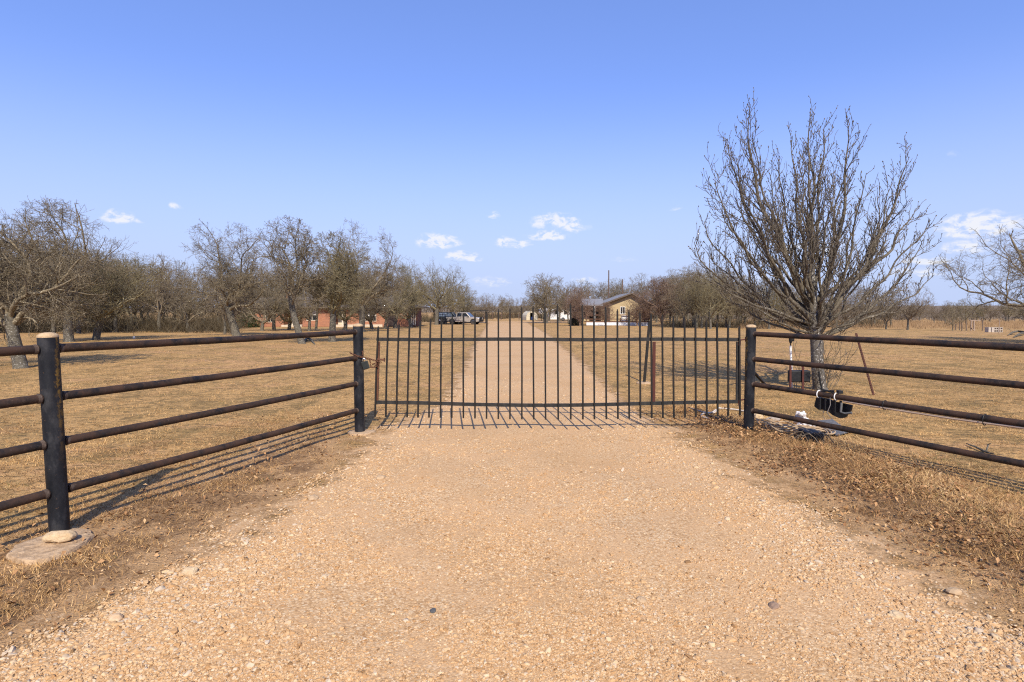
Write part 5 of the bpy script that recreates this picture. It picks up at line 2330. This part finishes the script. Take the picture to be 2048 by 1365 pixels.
def make_truck():
    Y = 87.0
    s = Y / F
    g = GD(927, Y)
    t = thing('pickup_truck', 'silver crew-cab pickup truck parked beside the lane with a black front guard', 'pickup truck', g, radians(-15))
    paint = simple('silver_tan_paint', (.42, .38, .33), (.38, .345, .30), 1.0, .3, 0, .25, .6)
    L, W = 5.85, 1.95
    x0 = -L / 2

    def P(b, outline, y0=-W / 2, y1=W / 2):
        b.prism(outline, 'y', y0, y1)
    # lower body side profile with wheel arches
    def arch(cx, r=.5, n=7, z0=.42):
        return [(cx + cos(a) * r, z0 + sin(a) * r) for a in np.linspace(0, pi, n)]
    xr_, xf = x0 + 1.35, x0 + 4.85
    low = [(x0 + .05, .55), (x0 + .05, 1.18), (x0 + 1.95, 1.20), (x0 + 4.25, 1.20), (x0 + 5.55, 1.10), (x0 + 5.75, .98), (x0 + 5.78, .5)]
    low += arch(xf) + arch(xr_)
    low = low[::1]
    b = MB()
    P(b, low)
    b.build('body', paint, t, bevel=.05)
    # cab
    b = MB()
    cab = [(x0 + 1.98, 1.20), (x0 + 2.10, 1.84), (x0 + 2.25, 1.90), (x0 + 3.55, 1.90), (x0 + 3.72, 1.86), (x0 + 4.40, 1.20)]
    n = len(cab)
    vs = []
    for sgn in (-1, 1):
        for x, z in cab:
            yy = W / 2 - .02 - (z - 1.2) * .2
            vs.append((x, sgn * yy, z))
    fs = [tuple(range(n)), tuple(reversed(range(n, 2 * n)))] + [(k, n + k, n + (k + 1) % n, (k + 1) % n) for k in range(n)]
    b.add(vs, fs)
    b.build('cab', paint, t, bevel=.04)
    # side windows, proud of the cab side by a hair
    for sgn in (-1, 1):
        for xa, xb, xa2, xb2 in ((2.2, 2.95, 2.24, 2.95), (3.06, 4.12, 3.06, 3.66)):
            b = MB()
            zt, zb = 1.80, 1.27

            def yy(z):
                return sgn * (W / 2 - .02 - (z - 1.2) * .2 + .006)
            b.add([(x0 + xa, yy(zb), zb), (x0 + xb, yy(zb), zb), (x0 + xb2, yy(zt), zt), (x0 + xa2, yy(zt), zt),
                   (x0 + xa, yy(zb) - sgn * .03, zb), (x0 + xb, yy(zb) - sgn * .03, zb), (x0 + xb2, yy(zt) - sgn * .03, zt), (x0 + xa2, yy(zt) - sgn * .03, zt)],
                  [(0, 1, 2, 3), (7, 6, 5, 4), (0, 4, 5, 1), (1, 5, 6, 2), (2, 6, 7, 3), (3, 7, 4, 0)])
            b.build('side_window', MAT['glass'], t)
        for xd in (2.98, 4.02):
            b = MB()
            b.box((x0 + xd - .18, sgn * (W / 2 + .012), 1.07), (.2, .03, .04))
            b.build('door_handle', MAT['blackplastic'], t)
            b = MB()
            b.box((x0 + xd + .05, sgn * (W / 2 + .001), .88), (.012, .006, .6))
            b.build('door_gap', MAT['blackplastic'], t)
    ws = MB()
    a0 = Vector((x0 + 3.77, 0, 1.815))
    a1 = Vector((x0 + 4.36, 0, 1.245))
    nn_ = Vector((.57, 0, .59)).normalized() * .008
    ws.add([a1 + nn_ + Vector((0, -.86, 0)), a1 + nn_ + Vector((0, .86, 0)), a0 + nn_ + Vector((0, .76, 0)), a0 + nn_ + Vector((0, -.76, 0))] +
           [a1 - nn_ + Vector((0, -.86, 0)), a1 - nn_ + Vector((0, .86, 0)), a0 - nn_ + Vector((0, .76, 0)), a0 - nn_ + Vector((0, -.76, 0))],
           [(0, 1, 2, 3), (7, 6, 5, 4), (0, 4, 5, 1), (1, 5, 6, 2), (2, 6, 7, 3), (3, 7, 4, 0)])
    ws.build('windscreen', simple('tinted_windscreen', (.06, .075, .075), (.08, .095, .095), 1, .06, 0, 0, .9), t)
    # front end
    b = MB()
    b.box((x0 + 5.79, 0, .93), (.05, 1.25, .34))
    b.build('grille', MAT['blackplastic'], t)
    for sgn in (-1, 1):
        b = MB()
        b.box((x0 + 5.72, sgn * .80, .95), (.18, .30, .24))
        b.build('headlight', simple('headlight_glass', (.5, .5, .48), (.6, .6, .58), 4, .15) if sgn < 0 else bpy.data.materials['headlight_glass'], t, bevel=.02)
        b = MB()
        b.box((x0 + .03, sgn * .86, .95), (.06, .18, .42))
        b.build('tail_light', simple('tail_red', (.2, .01, .01), (.25, .015, .012), 4, .2) if sgn < 0 else bpy.data.materials['tail_red'], t)
        b = MB()
        b.box((x0 + 4.1, sgn * (W / 2 + .12), 1.3), (.1, .2, .2))
        b.build('mirror', MAT['blackplastic'], t, bevel=.02)
    b = MB()
    b.box((x0 + 5.86, 0, .55), (.16, 1.95, .26))
    b.build('bumper', MAT['blackplastic'], t, bevel=.03)
    b = MB()
    for y in (-.55, .55):
        b.box((x0 + 5.98, y, .82), (.07, .07, .72))
    for z in (.55, .85, 1.16):
        b.box((x0 + 5.981, 0, z), (.066, 1.5, .07))
    b.tube([Vector((x0 + 5.95, -.95, .6)), Vector((x0 + 5.95, -.95, 1.05)), Vector((x0 + 5.98, -.6, 1.14))], .035, 8)
    b.tube([Vector((x0 + 5.95, .95, .6)), Vector((x0 + 5.95, .95, 1.05)), Vector((x0 + 5.98, .6, 1.14))], .035, 8)
    b.build('bull_bar', MAT['blackplastic'], t)
    b = MB()
    b.box((x0 + .0, 0, .5), (.14, 1.9, .18))
    b.build('rear_bumper', MAT['chrome'], t, bevel=.02)
    b = MB()
    b.box((x0 + 3.1, 0, .42), (2.3, 1.5, .2))
    b.build('chassis', MAT['blackplastic'], t)
    # bed cover
    b = MB()
    b.box((x0 + 1.0, 0, 1.225), (1.86, 1.7, .05))
    b.build('bed_cover', MAT['blackplastic'], t, bevel=.01)
    for x in (xr_, xf):
        for sgn in (-1, 1):
            wheel(t, x, sgn * (W / 2 - .14), .41, .27, sgn)
    # dark vehicle on the far side
    g = GD(903, Y + 3.6)
    v = thing('dark_suv', 'dark green sport utility vehicle half hidden behind the silver pickup', 'car', g, radians(-8))
    pm = simple('dark_green_paint', (.018, .022, .02), (.022, .028, .026), 1, .25, 0, .1, .6)
    L = 4.7
    x0 = -L / 2
    xr_, xf = x0 + 1.0, x0 + 3.7
    b = MB()
    b.prism([(x0, .5), (x0, 1.15), (x0 + 3.3, 1.15), (x0 + 4.55, 1.05), (x0 + 4.7, .5)] + arch(xf, .46) + arch(xr_, .46), 'y', -.92, .92)
    b.build('body', pm, v, bevel=.05)
    b = MB()
    cab = [(x0 + .02, 1.15), (x0 + .22, 1.86), (x0 + .4, 1.92), (x0 + 2.5, 1.92), (x0 + 2.7, 1.88), (x0 + 3.3, 1.15)]
    n = len(cab)
    vs = []
    for sgn in (-1, 1):
        for x, z in cab:
            vs.append((x, sgn * (.90 - (z - 1.15) * .16), z))
    b.add(vs, [tuple(range(n)), tuple(reversed(range(n, 2 * n)))] + [(k, n + k, n + (k + 1) % n, (k + 1) % n) for k in range(n)])
    b.build('cabin', pm, v, bevel=.04)
    gl = simple('pale_reflecting_glass', (.10, .12, .13), (.16, .18, .19), 1.5, .05, 0, 0, 1.0)
    for xa, xb in ((.3, 1.0), (1.08, 1.8), (1.88, 2.7)):
        for sgn in (-1, 1):
            b = MB()
            zt, zb = 1.80, 1.25

            def yv(z):
                return sgn * (.90 - (z - 1.15) * .16 + .006)
            k = .1 if xa == .3 else 0
            b.add([(x0 + xa, yv(zb), zb), (x0 + xb, yv(zb), zb), (x0 + xb - (.2 if xb > 2.5 else 0), yv(zt), zt), (x0 + xa + k, yv(zt), zt),
                   (x0 + xa, yv(zb) - sgn * .03, zb), (x0 + xb, yv(zb) - sgn * .03, zb), (x0 + xb - (.2 if xb > 2.5 else 0), yv(zt) - sgn * .03, zt), (x0 + xa + k, yv(zt) - sgn * .03, zt)],
                  [(0, 1, 2, 3), (7, 6, 5, 4), (0, 4, 5, 1), (1, 5, 6, 2), (2, 6, 7, 3), (3, 7, 4, 0)])
            b.build('side_window', gl, v)
    for x in (xr_, xf):
        for sgn in (-1, 1):
            wheel(v, x, sgn * .8, .38, .24, sgn)
    # small dark utility cart at the left, with a bright lamp
    g = GD(884, Y - .6)
    c = thing('utility_cart', 'small dark utility cart parked at the tail of the silver pickup', 'cart', g, radians(8))
    b = MB()
    b.prism([(-.75, .35), (-.8, .75), (-.2, .8), (.1, 1.05), (.7, 1.0), (.78, .4)], 'y', -.6, .6)
    b.build('body', MAT['blackplastic'], c, bevel=.04)
    b = MB()
    for x in (-.55, .55):
        for y in (-.55, .55):
            b.tube([Vector((x, y, .8)), Vector((x * .9, y, 1.55))], .03, 6)
    b.box((0, 0, 1.57), (1.3, 1.25, .06))
    b.build('roll_cage', MAT['blackplastic'], c)
    b = MB()
    b.lathe([(.10, 0), (.12, .03), (.05, .05)], (0, 0, 0), 12)
    o = b.build('headlight', MAT['white'], c, smooth=True)
    o.location = (-.35, -.6, .68)
    o.rotation_euler = (pi / 2, 0, 0)
    for x in (-.5, .5):
        for sgn in (-1, 1):
            wheel(c, x, sgn * .55, .3, .2, sgn, 'blackplastic')
    # dark canopy behind the cab
    g = GD(953, Y + 7)
    c = thing('carport', 'low dark carport canopy behind the silver pickup', 'carport', g)
    b = MB()
    b.add([(-2.6, -1.5, 2.0), (1.9, -1.5, 2.15), (1.9, 1.5, 2.15), (-2.6, 1.5, 2.0), (-2.6, -1.5, 2.12), (1.9, -1.5, 2.27), (1.9, 1.5, 2.27), (-2.6, 1.5, 2.12)],
          [(3, 2, 1, 0), (4, 5, 6, 7), (0, 1, 5, 4), (1, 2, 6, 5), (2, 3, 7, 6), (3, 0, 4, 7)])
    b.build('canopy', MAT['blackplastic'], c)
    for x in (-2.4, 1.6):
        for y in (-1.3, 1.3):
            b = MB()
            b.tube([Vector((x, y, -.05)), Vector((x, y, 2.0))], .05, 8)
            b.build('leg', MAT['blackplastic'], c)


make_truck()

# ------------------------------------------------------------------ gravel, grass, leaf litter (uncountable)


def sample(n, y0, y1, power, x_lo, x_hi, rng):
    u = rng.uniform(0, 1, n)
    if power == 1:
        Y = y0 * (y1 / y0) ** u
    else:
        p = 1 - power
        Y = (y0 ** p + u * (y1 ** p - y0 ** p)) ** (1 / p)
    half = Y * 1.03
    X = rng.uniform(-1, 1, n) * half
    X = np.clip(X, -half, half)
    return X, Y


def vnoise(x, y, sc, seed=0):
    """cheap smooth noise -1..1"""
    r = np.random.default_rng(seed)
    v = 0
    a = 1
    for k in range(4):
        p = r.uniform(0, 6.28, 4)
        d = r.uniform(.6, 1.4, 4)
        v = v + a * np.sin(x * sc * d[0] + p[0] + 1.3 * np.sin(y * sc * d[1] + p[1])) * np.sin(y * sc * d[2] + p[2] + 1.1 * np.sin(x * sc * d[3] + p[3]))
        sc *= 2.1
        a *= .6
    return v / 1.6


def make_pebbles():
    rng = np.random.default_rng(21)
    N = 460000
    X, Y = sample(N, 1.9, 13, 1.6, None, None, rng)
    e = edge_dist(X, Y)
    nz = vnoise(X, Y, 2.3, 4)
    prob = np.clip(.42 + .75 * nz + .3 * vnoise(X, Y, 7, 44), .06, 1) * sstep((e + .14 + .2 * nz) / .4)
    prob = np.maximum(prob, .9 * np.exp(-((e - .4) / .3) ** 2) * np.clip(.7 + .5 * nz, 0, 1))
    # a sprinkle of stray stones out on the soil
    prob = np.where(e < 0, np.maximum(prob * .45, .02 * np.exp(e / .7)), prob)
    ok = rng.uniform(0, 1, N) < prob
    X, Y, e = X[ok], Y[ok], e[ok]
    n = len(X)
    size = np.exp(rng.normal(math.log(.0034), .46, n)) * (1 + .35 * np.exp(-((e - .25) / .4) ** 2))
    size = np.clip(size * (1 + .04 * Y), .0025, .024)
    Z = ground_z(X, Y) + .006 + .02 * sstep((e + .1) / .6) + track_dip(X, Y) + size * .02
    me = bpy.data.meshes.new('gravel')
    me.vertices.add(n)
    me.vertices.foreach_set('co', np.stack([X, Y, Z], 1).astype(np.float32).ravel())
    asc = me.attributes.new('sc', 'FLOAT_VECTOR', 'POINT')
    S = np.stack([size * rng.uniform(.8, 1.5, n), size * rng.uniform(.7, 1.1, n), size * rng.uniform(.45, .8, n)], 1)
    asc.data.foreach_set('vector', S.astype(np.float32).ravel())
    aro = me.attributes.new('ro', 'FLOAT_VECTOR', 'POINT')
    R = np.stack([rng.normal(0, .3, n), rng.normal(0, .3, n), rng.uniform(0, 6.28, n)], 1)
    aro.data.foreach_set('vector', R.astype(np.float32).ravel())
    ato = me.attributes.new('tone', 'FLOAT', 'POINT')
    ato.data.foreach_set('value', np.clip(rng.beta(1.25, 1.45, n) + .18 * np.exp(-((e - .2) / .4) ** 2) * rng.uniform(0, 1, n), 0, 1).astype(np.float32))
    apk = me.attributes.new('pick', 'INT', 'POINT')
    apk.data.foreach_set('value', rng.integers(0, 5, n).astype(np.int32))
    o = bpy.data.objects.new('gravel', me)
    COL.objects.link(o)
    me.materials.append(MAT['pebble'])
    tag(o, 'loose tan gravel stones strewn over the drive', 'gravel')
    kind(o, 'stuff')
    ng = bpy.data.node_groups.new('gravel_scatter', 'GeometryNodeTree')
    ng.interface.new_socket('Geometry', in_out='INPUT', socket_type='NodeSocketGeometry')
    ng.interface.new_socket('Geometry', in_out='OUTPUT', socket_type='NodeSocketGeometry')
    gi = ng.nodes.new('NodeGroupInput')
    go = ng.nodes.new('NodeGroupOutput')
    ln = ng.links.new
    join = ng.nodes.new('GeometryNodeGeometryToInstance')
    for k in range(5):
        ico = ng.nodes.new('GeometryNodeMeshIcoSphere')
        ico.inputs['Radius'].default_value = 1
        ico.inputs['Subdivisions'].default_value = 2 if k in (0, 3) else 1
        sp_ = ng.nodes.new('GeometryNodeSetPosition')
        nz_ = ng.nodes.new('ShaderNodeTexNoise')
        nz_.noise_dimensions = '4D'
        nz_.inputs['W'].default_value = 3.7 * k + 1
        nz_.inputs['Scale'].default_value = 1.1
        nz_.inputs['Detail'].default_value = 1
        sub = ng.nodes.new('ShaderNodeVectorMath')
        sub.operation = 'SUBTRACT'
        ln(nz_.outputs['Color'], sub.inputs[0])
        sub.inputs[1].default_value = (.5, .5, .5)
        mul = ng.nodes.new('ShaderNodeVectorMath')
        mul.operation = 'SCALE'
        ln(sub.outputs[0], mul.inputs[0])
        mul.inputs['Scale'].default_value = 2.1
        ln(ico.outputs[0], sp_.inputs['Geometry'])
        ln(mul.outputs[0], sp_.inputs['Offset'])
        sm_ = ng.nodes.new('GeometryNodeSetMaterial')
        sm_.inputs['Material'].default_value = MAT['pebble']
        ln(sp_.outputs[0], sm_.inputs['Geometry'])
        ss = ng.nodes.new('GeometryNodeSetShadeSmooth')
        ln(sm_.outputs[0], ss.inputs['Geometry'])
        ss.inputs['Shade Smooth'].default_value = k in (0, 3)
        ln(ss.outputs[0], join.inputs[0])
    ip = ng.nodes.new('GeometryNodeInstanceOnPoints')
    ln(gi.outputs[0], ip.inputs['Points'])
    ln(join.outputs[0], ip.inputs['Instance'])
    ip.inputs['Pick Instance'].default_value = True

    def na(nm, t):
        q = ng.nodes.new('GeometryNodeInputNamedAttribute')
        q.data_type = t
        q.inputs['Name'].default_value = nm
        return q.outputs['Attribute']
    ln(na('pick', 'INT'), ip.inputs['Instance Index'])
    ln(na('ro', 'FLOAT_VECTOR'), ip.inputs['Rotation'])
    ln(na('sc', 'FLOAT_VECTOR'), ip.inputs['Scale'])
    ln(ip.outputs[0], go.inputs[0])
    md = o.modifiers.new('scatter', 'NODES')
    md.node_group = ng
    print('pebbles', n)


make_pebbles()


def blades(name, X, Y, Z, L, W, lean, tone, m, rng, segs=2, curl=.6):
    n = len(X)
    a = rng.uniform(0, 2 * pi, n)
    th = np.clip(rng.normal(lean, .28, n), .05, 1.5)
    d = np.stack([np.cos(a) * np.sin(th), np.sin(a) * np.sin(th), np.cos(th)], 1)
    b = rng.uniform(0, 2 * pi, n)
    sd = np.stack([np.cos(b), np.sin(b), np.zeros(n)], 1)
    p = np.stack([X, Y, Z], 1)
    rows = [np.stack([p - sd * W[:, None] / 2, p + sd * W[:, None] / 2], 1)]
    for k in range(segs):
        last = k == segs - 1
        p = p + d * (L / segs)[:, None]
        d = d + np.stack([np.cos(a) * curl, np.sin(a) * curl, -curl * .6 + 0 * a], 1) * rng.uniform(0, 1, n)[:, None] / segs
        d /= np.linalg.norm(d, axis=1, keepdims=True)
        if last:
            rows.append(p[:, None, :])
        else:
            w = W * (1 - .25 * (k + 1))
            rows.append(np.stack([p - sd * w[:, None] / 2, p + sd * w[:, None] / 2], 1))
    V = np.concatenate(rows, 1)
    c = V.shape[1]
    i = np.arange(n)[:, None] * c
    tr = []
    for k in range(segs - 1):
        q = 2 * k
        tr += [i + np.array([q, q + 1, q + 3]), i + np.array([q, q + 3, q + 2])]
    q = 2 * (segs - 1)
    tr.append(i + np.array([q, q + 1, q + 2]))
    o = npmesh(name, V.reshape(-1, 3), np.concatenate(tr), m, attrs={'tone': np.repeat(tone, c)})
    kind(o, 'stuff')
    NTRI[0] += n * (2 * segs - 1)
    return o


G_SHORT = mat_grass('short_dry_grass', [(0, (.11, .062, .028)), (.3, (.29, .165, .064)), (.6, (.61, .365, .138)), (.86, (.76, .50, .215)), (.90, (.15, .13, .034)), (1, (.10, .115, .028))])
G_TALL = mat_grass('tall_dry_grass', [(0, (.18, .09, .038)), (.35, (.42, .232, .092)), (.7, (.62, .395, .165)), (1, (.74, .53, .265))])
LEAF = mat_grass('dead_leaves', [(0, (.085, .042, .02)), (.4, (.27, .135, .055)), (.75, (.44, .25, .11)), (1, (.60, .40, .20))])


def make_grass():
    rng = np.random.default_rng(33)
    N = 620000
    X, Y = sample(N, 2.2, 34, 1.9, None, None, rng)
    e = edge_dist(X, Y)
    cl = vnoise(X, Y, 5.5, 8) + .6 * vnoise(X, Y, 14, 9) + .9 * vnoise(X, Y, 1.1, 10) + .8 * vnoise(X, Y, .35, 71)
    prob = np.clip(.34 + .55 * cl, .02, 1) * sstep((-e + .02) / .45)
    prob = np.where((e > -.9) & (Y < 9) & (X < 0), prob * .55, prob)
    ok = rng.uniform(0, 1, N) < prob
    X, Y, cl = X[ok], Y[ok], cl[ok]
    n = len(X)
    L = rng.uniform(.015, .048, n) * (1 + .25 * np.clip(cl, 0, 1)) * (1 + .012 * Y)
    W = rng.uniform(.0022, .0045, n) * (1 + .06 * Y)
    grn = vnoise(X, Y, .55, 12) + .5 * vnoise(X, Y, 2.5, 13)
    tone = np.clip(rng.beta(2.0, 1.7, n) * .86 + .16 * vnoise(X, Y, .7, 72) + .12 * vnoise(X, Y, 2.6, 73), 0, .86)
    isg = rng.uniform(0, 1, n) < np.clip(.04 + .22 * (grn - .25), 0.01, .4)
    tone = np.where(isg, rng.uniform(.93, 1, n), tone)
    o = blades('grass', X, Y, ground_z(X, Y) - .003, L, W, 1.05, tone, G_SHORT, rng, 1)
    tag(o, 'short dormant grass covering the fields on both sides of the drive', 'grass')
    print('short grass', n)
    # tufts
    M_ = 26000
    X, Y = sample(M_, 2.4, 26, 1.35, None, None, rng)
    e = edge_dist(X, Y)
    cl = vnoise(X, Y, 3.3, 61) + .7 * vnoise(X, Y, .8, 62)
    ok = rng.uniform(0, 1, M_) < np.clip(.38 + .75 * cl, .03, 1) * sstep((-e - .05) / .5)
    X, Y = X[ok], Y[ok]
    n = len(X)
    B = 12
    base = np.clip(.30 + .38 * vnoise(X, Y, 1.6, 63) + rng.normal(0, .16, n), 0, .85)
    green = rng.uniform(0, 1, n) < np.clip(.05 + .3 * (vnoise(X, Y, .5, 64) - .2), 0, .45)
    rr = rng.uniform(.03, .075, n) * (1 + .02 * Y)
    XX = (X[:, None] + rng.normal(0, 1, (n, B)) * rr[:, None]).ravel()
    YY = (Y[:, None] + rng.normal(0, 1, (n, B)) * rr[:, None]).ravel()
    tone = np.clip(base[:, None] + rng.normal(0, .12, (n, B)), 0, .86)
    tone = np.where(green[:, None], rng.uniform(.91, 1, (n, B)), tone).ravel()
    LL = (rng.uniform(.025, .055, n)[:, None] * rng.uniform(.6, 1.3, (n, B))).ravel()
    WW = (rng.uniform(.003, .0055, n * B)) * (1 + .05 * YY)
    o = blades('grass', XX, YY, ground_z(XX, YY) - .004, LL, WW, .8, tone, G_SHORT, rng, 1)
    tag(o, 'tufts of withered grass standing in the fields', 'grass')
    print('tufts', n)
    # rough verge at the right and beneath the fences
    N = 210000
    Y = rng.uniform(2.0, 9.0, N)
    d = rng.uniform(-2.3, .12, N)
    X = xr(Y) - d / .72
    e = edge_dist(X, Y)
    nz = vnoise(X, Y, 2.2, 15) + .5 * vnoise(X, Y, 6.5, 16)
    prob = np.clip(.7 + .45 * nz, .12, 1) * np.clip(np.exp(-((e + .78) / .62) ** 2), 0, 1)
    ok = rng.uniform(0, 1, N) < prob
    cc = gz(1600, 872)
    ok &= (((X - cc.x) / .62) ** 2 + ((Y - cc.y) / .42) ** 2) > rng.uniform(.5, 1.1, N)
    X, Y, e = X[ok], Y[ok], e[ok]
    n = len(X)
    core = np.exp(-((e + .8) / .4) ** 2)
    out = sstep((-e - .35) / .5)
    L = rng.uniform(.03, .10, n) * (.5 + .35 * core + .4 * out) * np.where(rng.uniform(0, 1, n) < .03, 2.4, 1)
    W = rng.uniform(.0018, .0036, n)
    o = blades('dry_grass', X, Y, ground_z(X, Y) - .004, L, W, .95, np.clip(rng.beta(1.3, 1.9, n) * .85 - .12 + .34 * out + .2 * vnoise(X, Y, 3.1, 51), 0, 1), G_TALL, rng, 3, 1.2)
    tag(o, 'rough straw-coloured grass on the verge between the drive and the right fence', 'grass')
    print('verge', n)
    # left verge: thin scatter
    N = 110000
    Y = rng.uniform(2.2, 8.5, N)
    X = xl(Y) - rng.uniform(-.1, 2.2, N)
    nz = vnoise(X, Y, 3.2, 17) + .5 * vnoise(X, Y, 8, 18)
    ok = rng.uniform(0, 1, N) < np.clip(.28 + .6 * nz, 0, 1)
    X, Y = X[ok], Y[ok]
    n = len(X)
    o = blades('dry_grass', X, Y, ground_z(X, Y) - .003, rng.uniform(.02, .07, n), rng.uniform(.002, .004, n), 1.15, rng.beta(1.4, 1.8, n), G_TALL, rng, 2, 1.0)
    tag(o, 'thin withered grass on the bare soil left of the drive', 'grass')
    # leaves: curled quads
    N = 22000
    Y = rng.uniform(2.0, 8.8, N)
    right = rng.uniform(0, 1, N) < .72
    X = np.where(right, xr(Y) + rng.uniform(-.05, 2.2, N), xl(Y) - rng.uniform(0, 1.9, N))
    e = edge_dist(X, Y)
    nz = vnoise(X, Y, 2.6, 19)
    ok = rng.uniform(0, 1, N) < np.clip(.45 + .75 * nz, 0, 1) * np.exp(-((e + .6) / .55) ** 2) * np.where(right, 1, .45)
    X, Y = X[ok], Y[ok]
    n = len(X)
    a = rng.uniform(0, 2 * pi, n)
    s = rng.uniform(.008, .020, n)
    t1 = np.stack([np.cos(a), np.sin(a), rng.normal(0, .4, n)], 1)
    t2 = np.stack([-np.sin(a), np.cos(a), rng.normal(0, .4, n)], 1) * .62
    P = np.stack([X, Y, ground_z(X, Y) + rng.uniform(.004, .06, n) * np.where(edge_dist(X, Y) < -.3, 1, .3)], 1)
    up = np.array([0, 0, 1.0])
    S = s[:, None]
    V = np.stack([P - t1 * S, P + t2 * S + up * S * .5, P + t1 * S * 1.1 + up * S * .2, P - t2 * S + up * S * .4, P - up * S * .1], 1)
    i = np.arange(n)[:, None] * 5
    tr = np.concatenate([i + np.array([0, 1, 4]), i + np.array([1, 2, 4]), i + np.array([2, 3, 4]), i + np.array([3, 0, 4])])
    # note: vertex 4 is the sunken midrib
    o = npmesh('leaf_litter', V.reshape(-1, 3), tr, LEAF, attrs={'tone': np.repeat(rng.beta(1.6, 1.6, n), 5)})
    kind(o, 'stuff')
    tag(o, 'brown dead leaves caught in the verges beside the drive', 'leaves')
    print('leaves', n)


make_grass()
print('TRIS approx', NTRI[0])
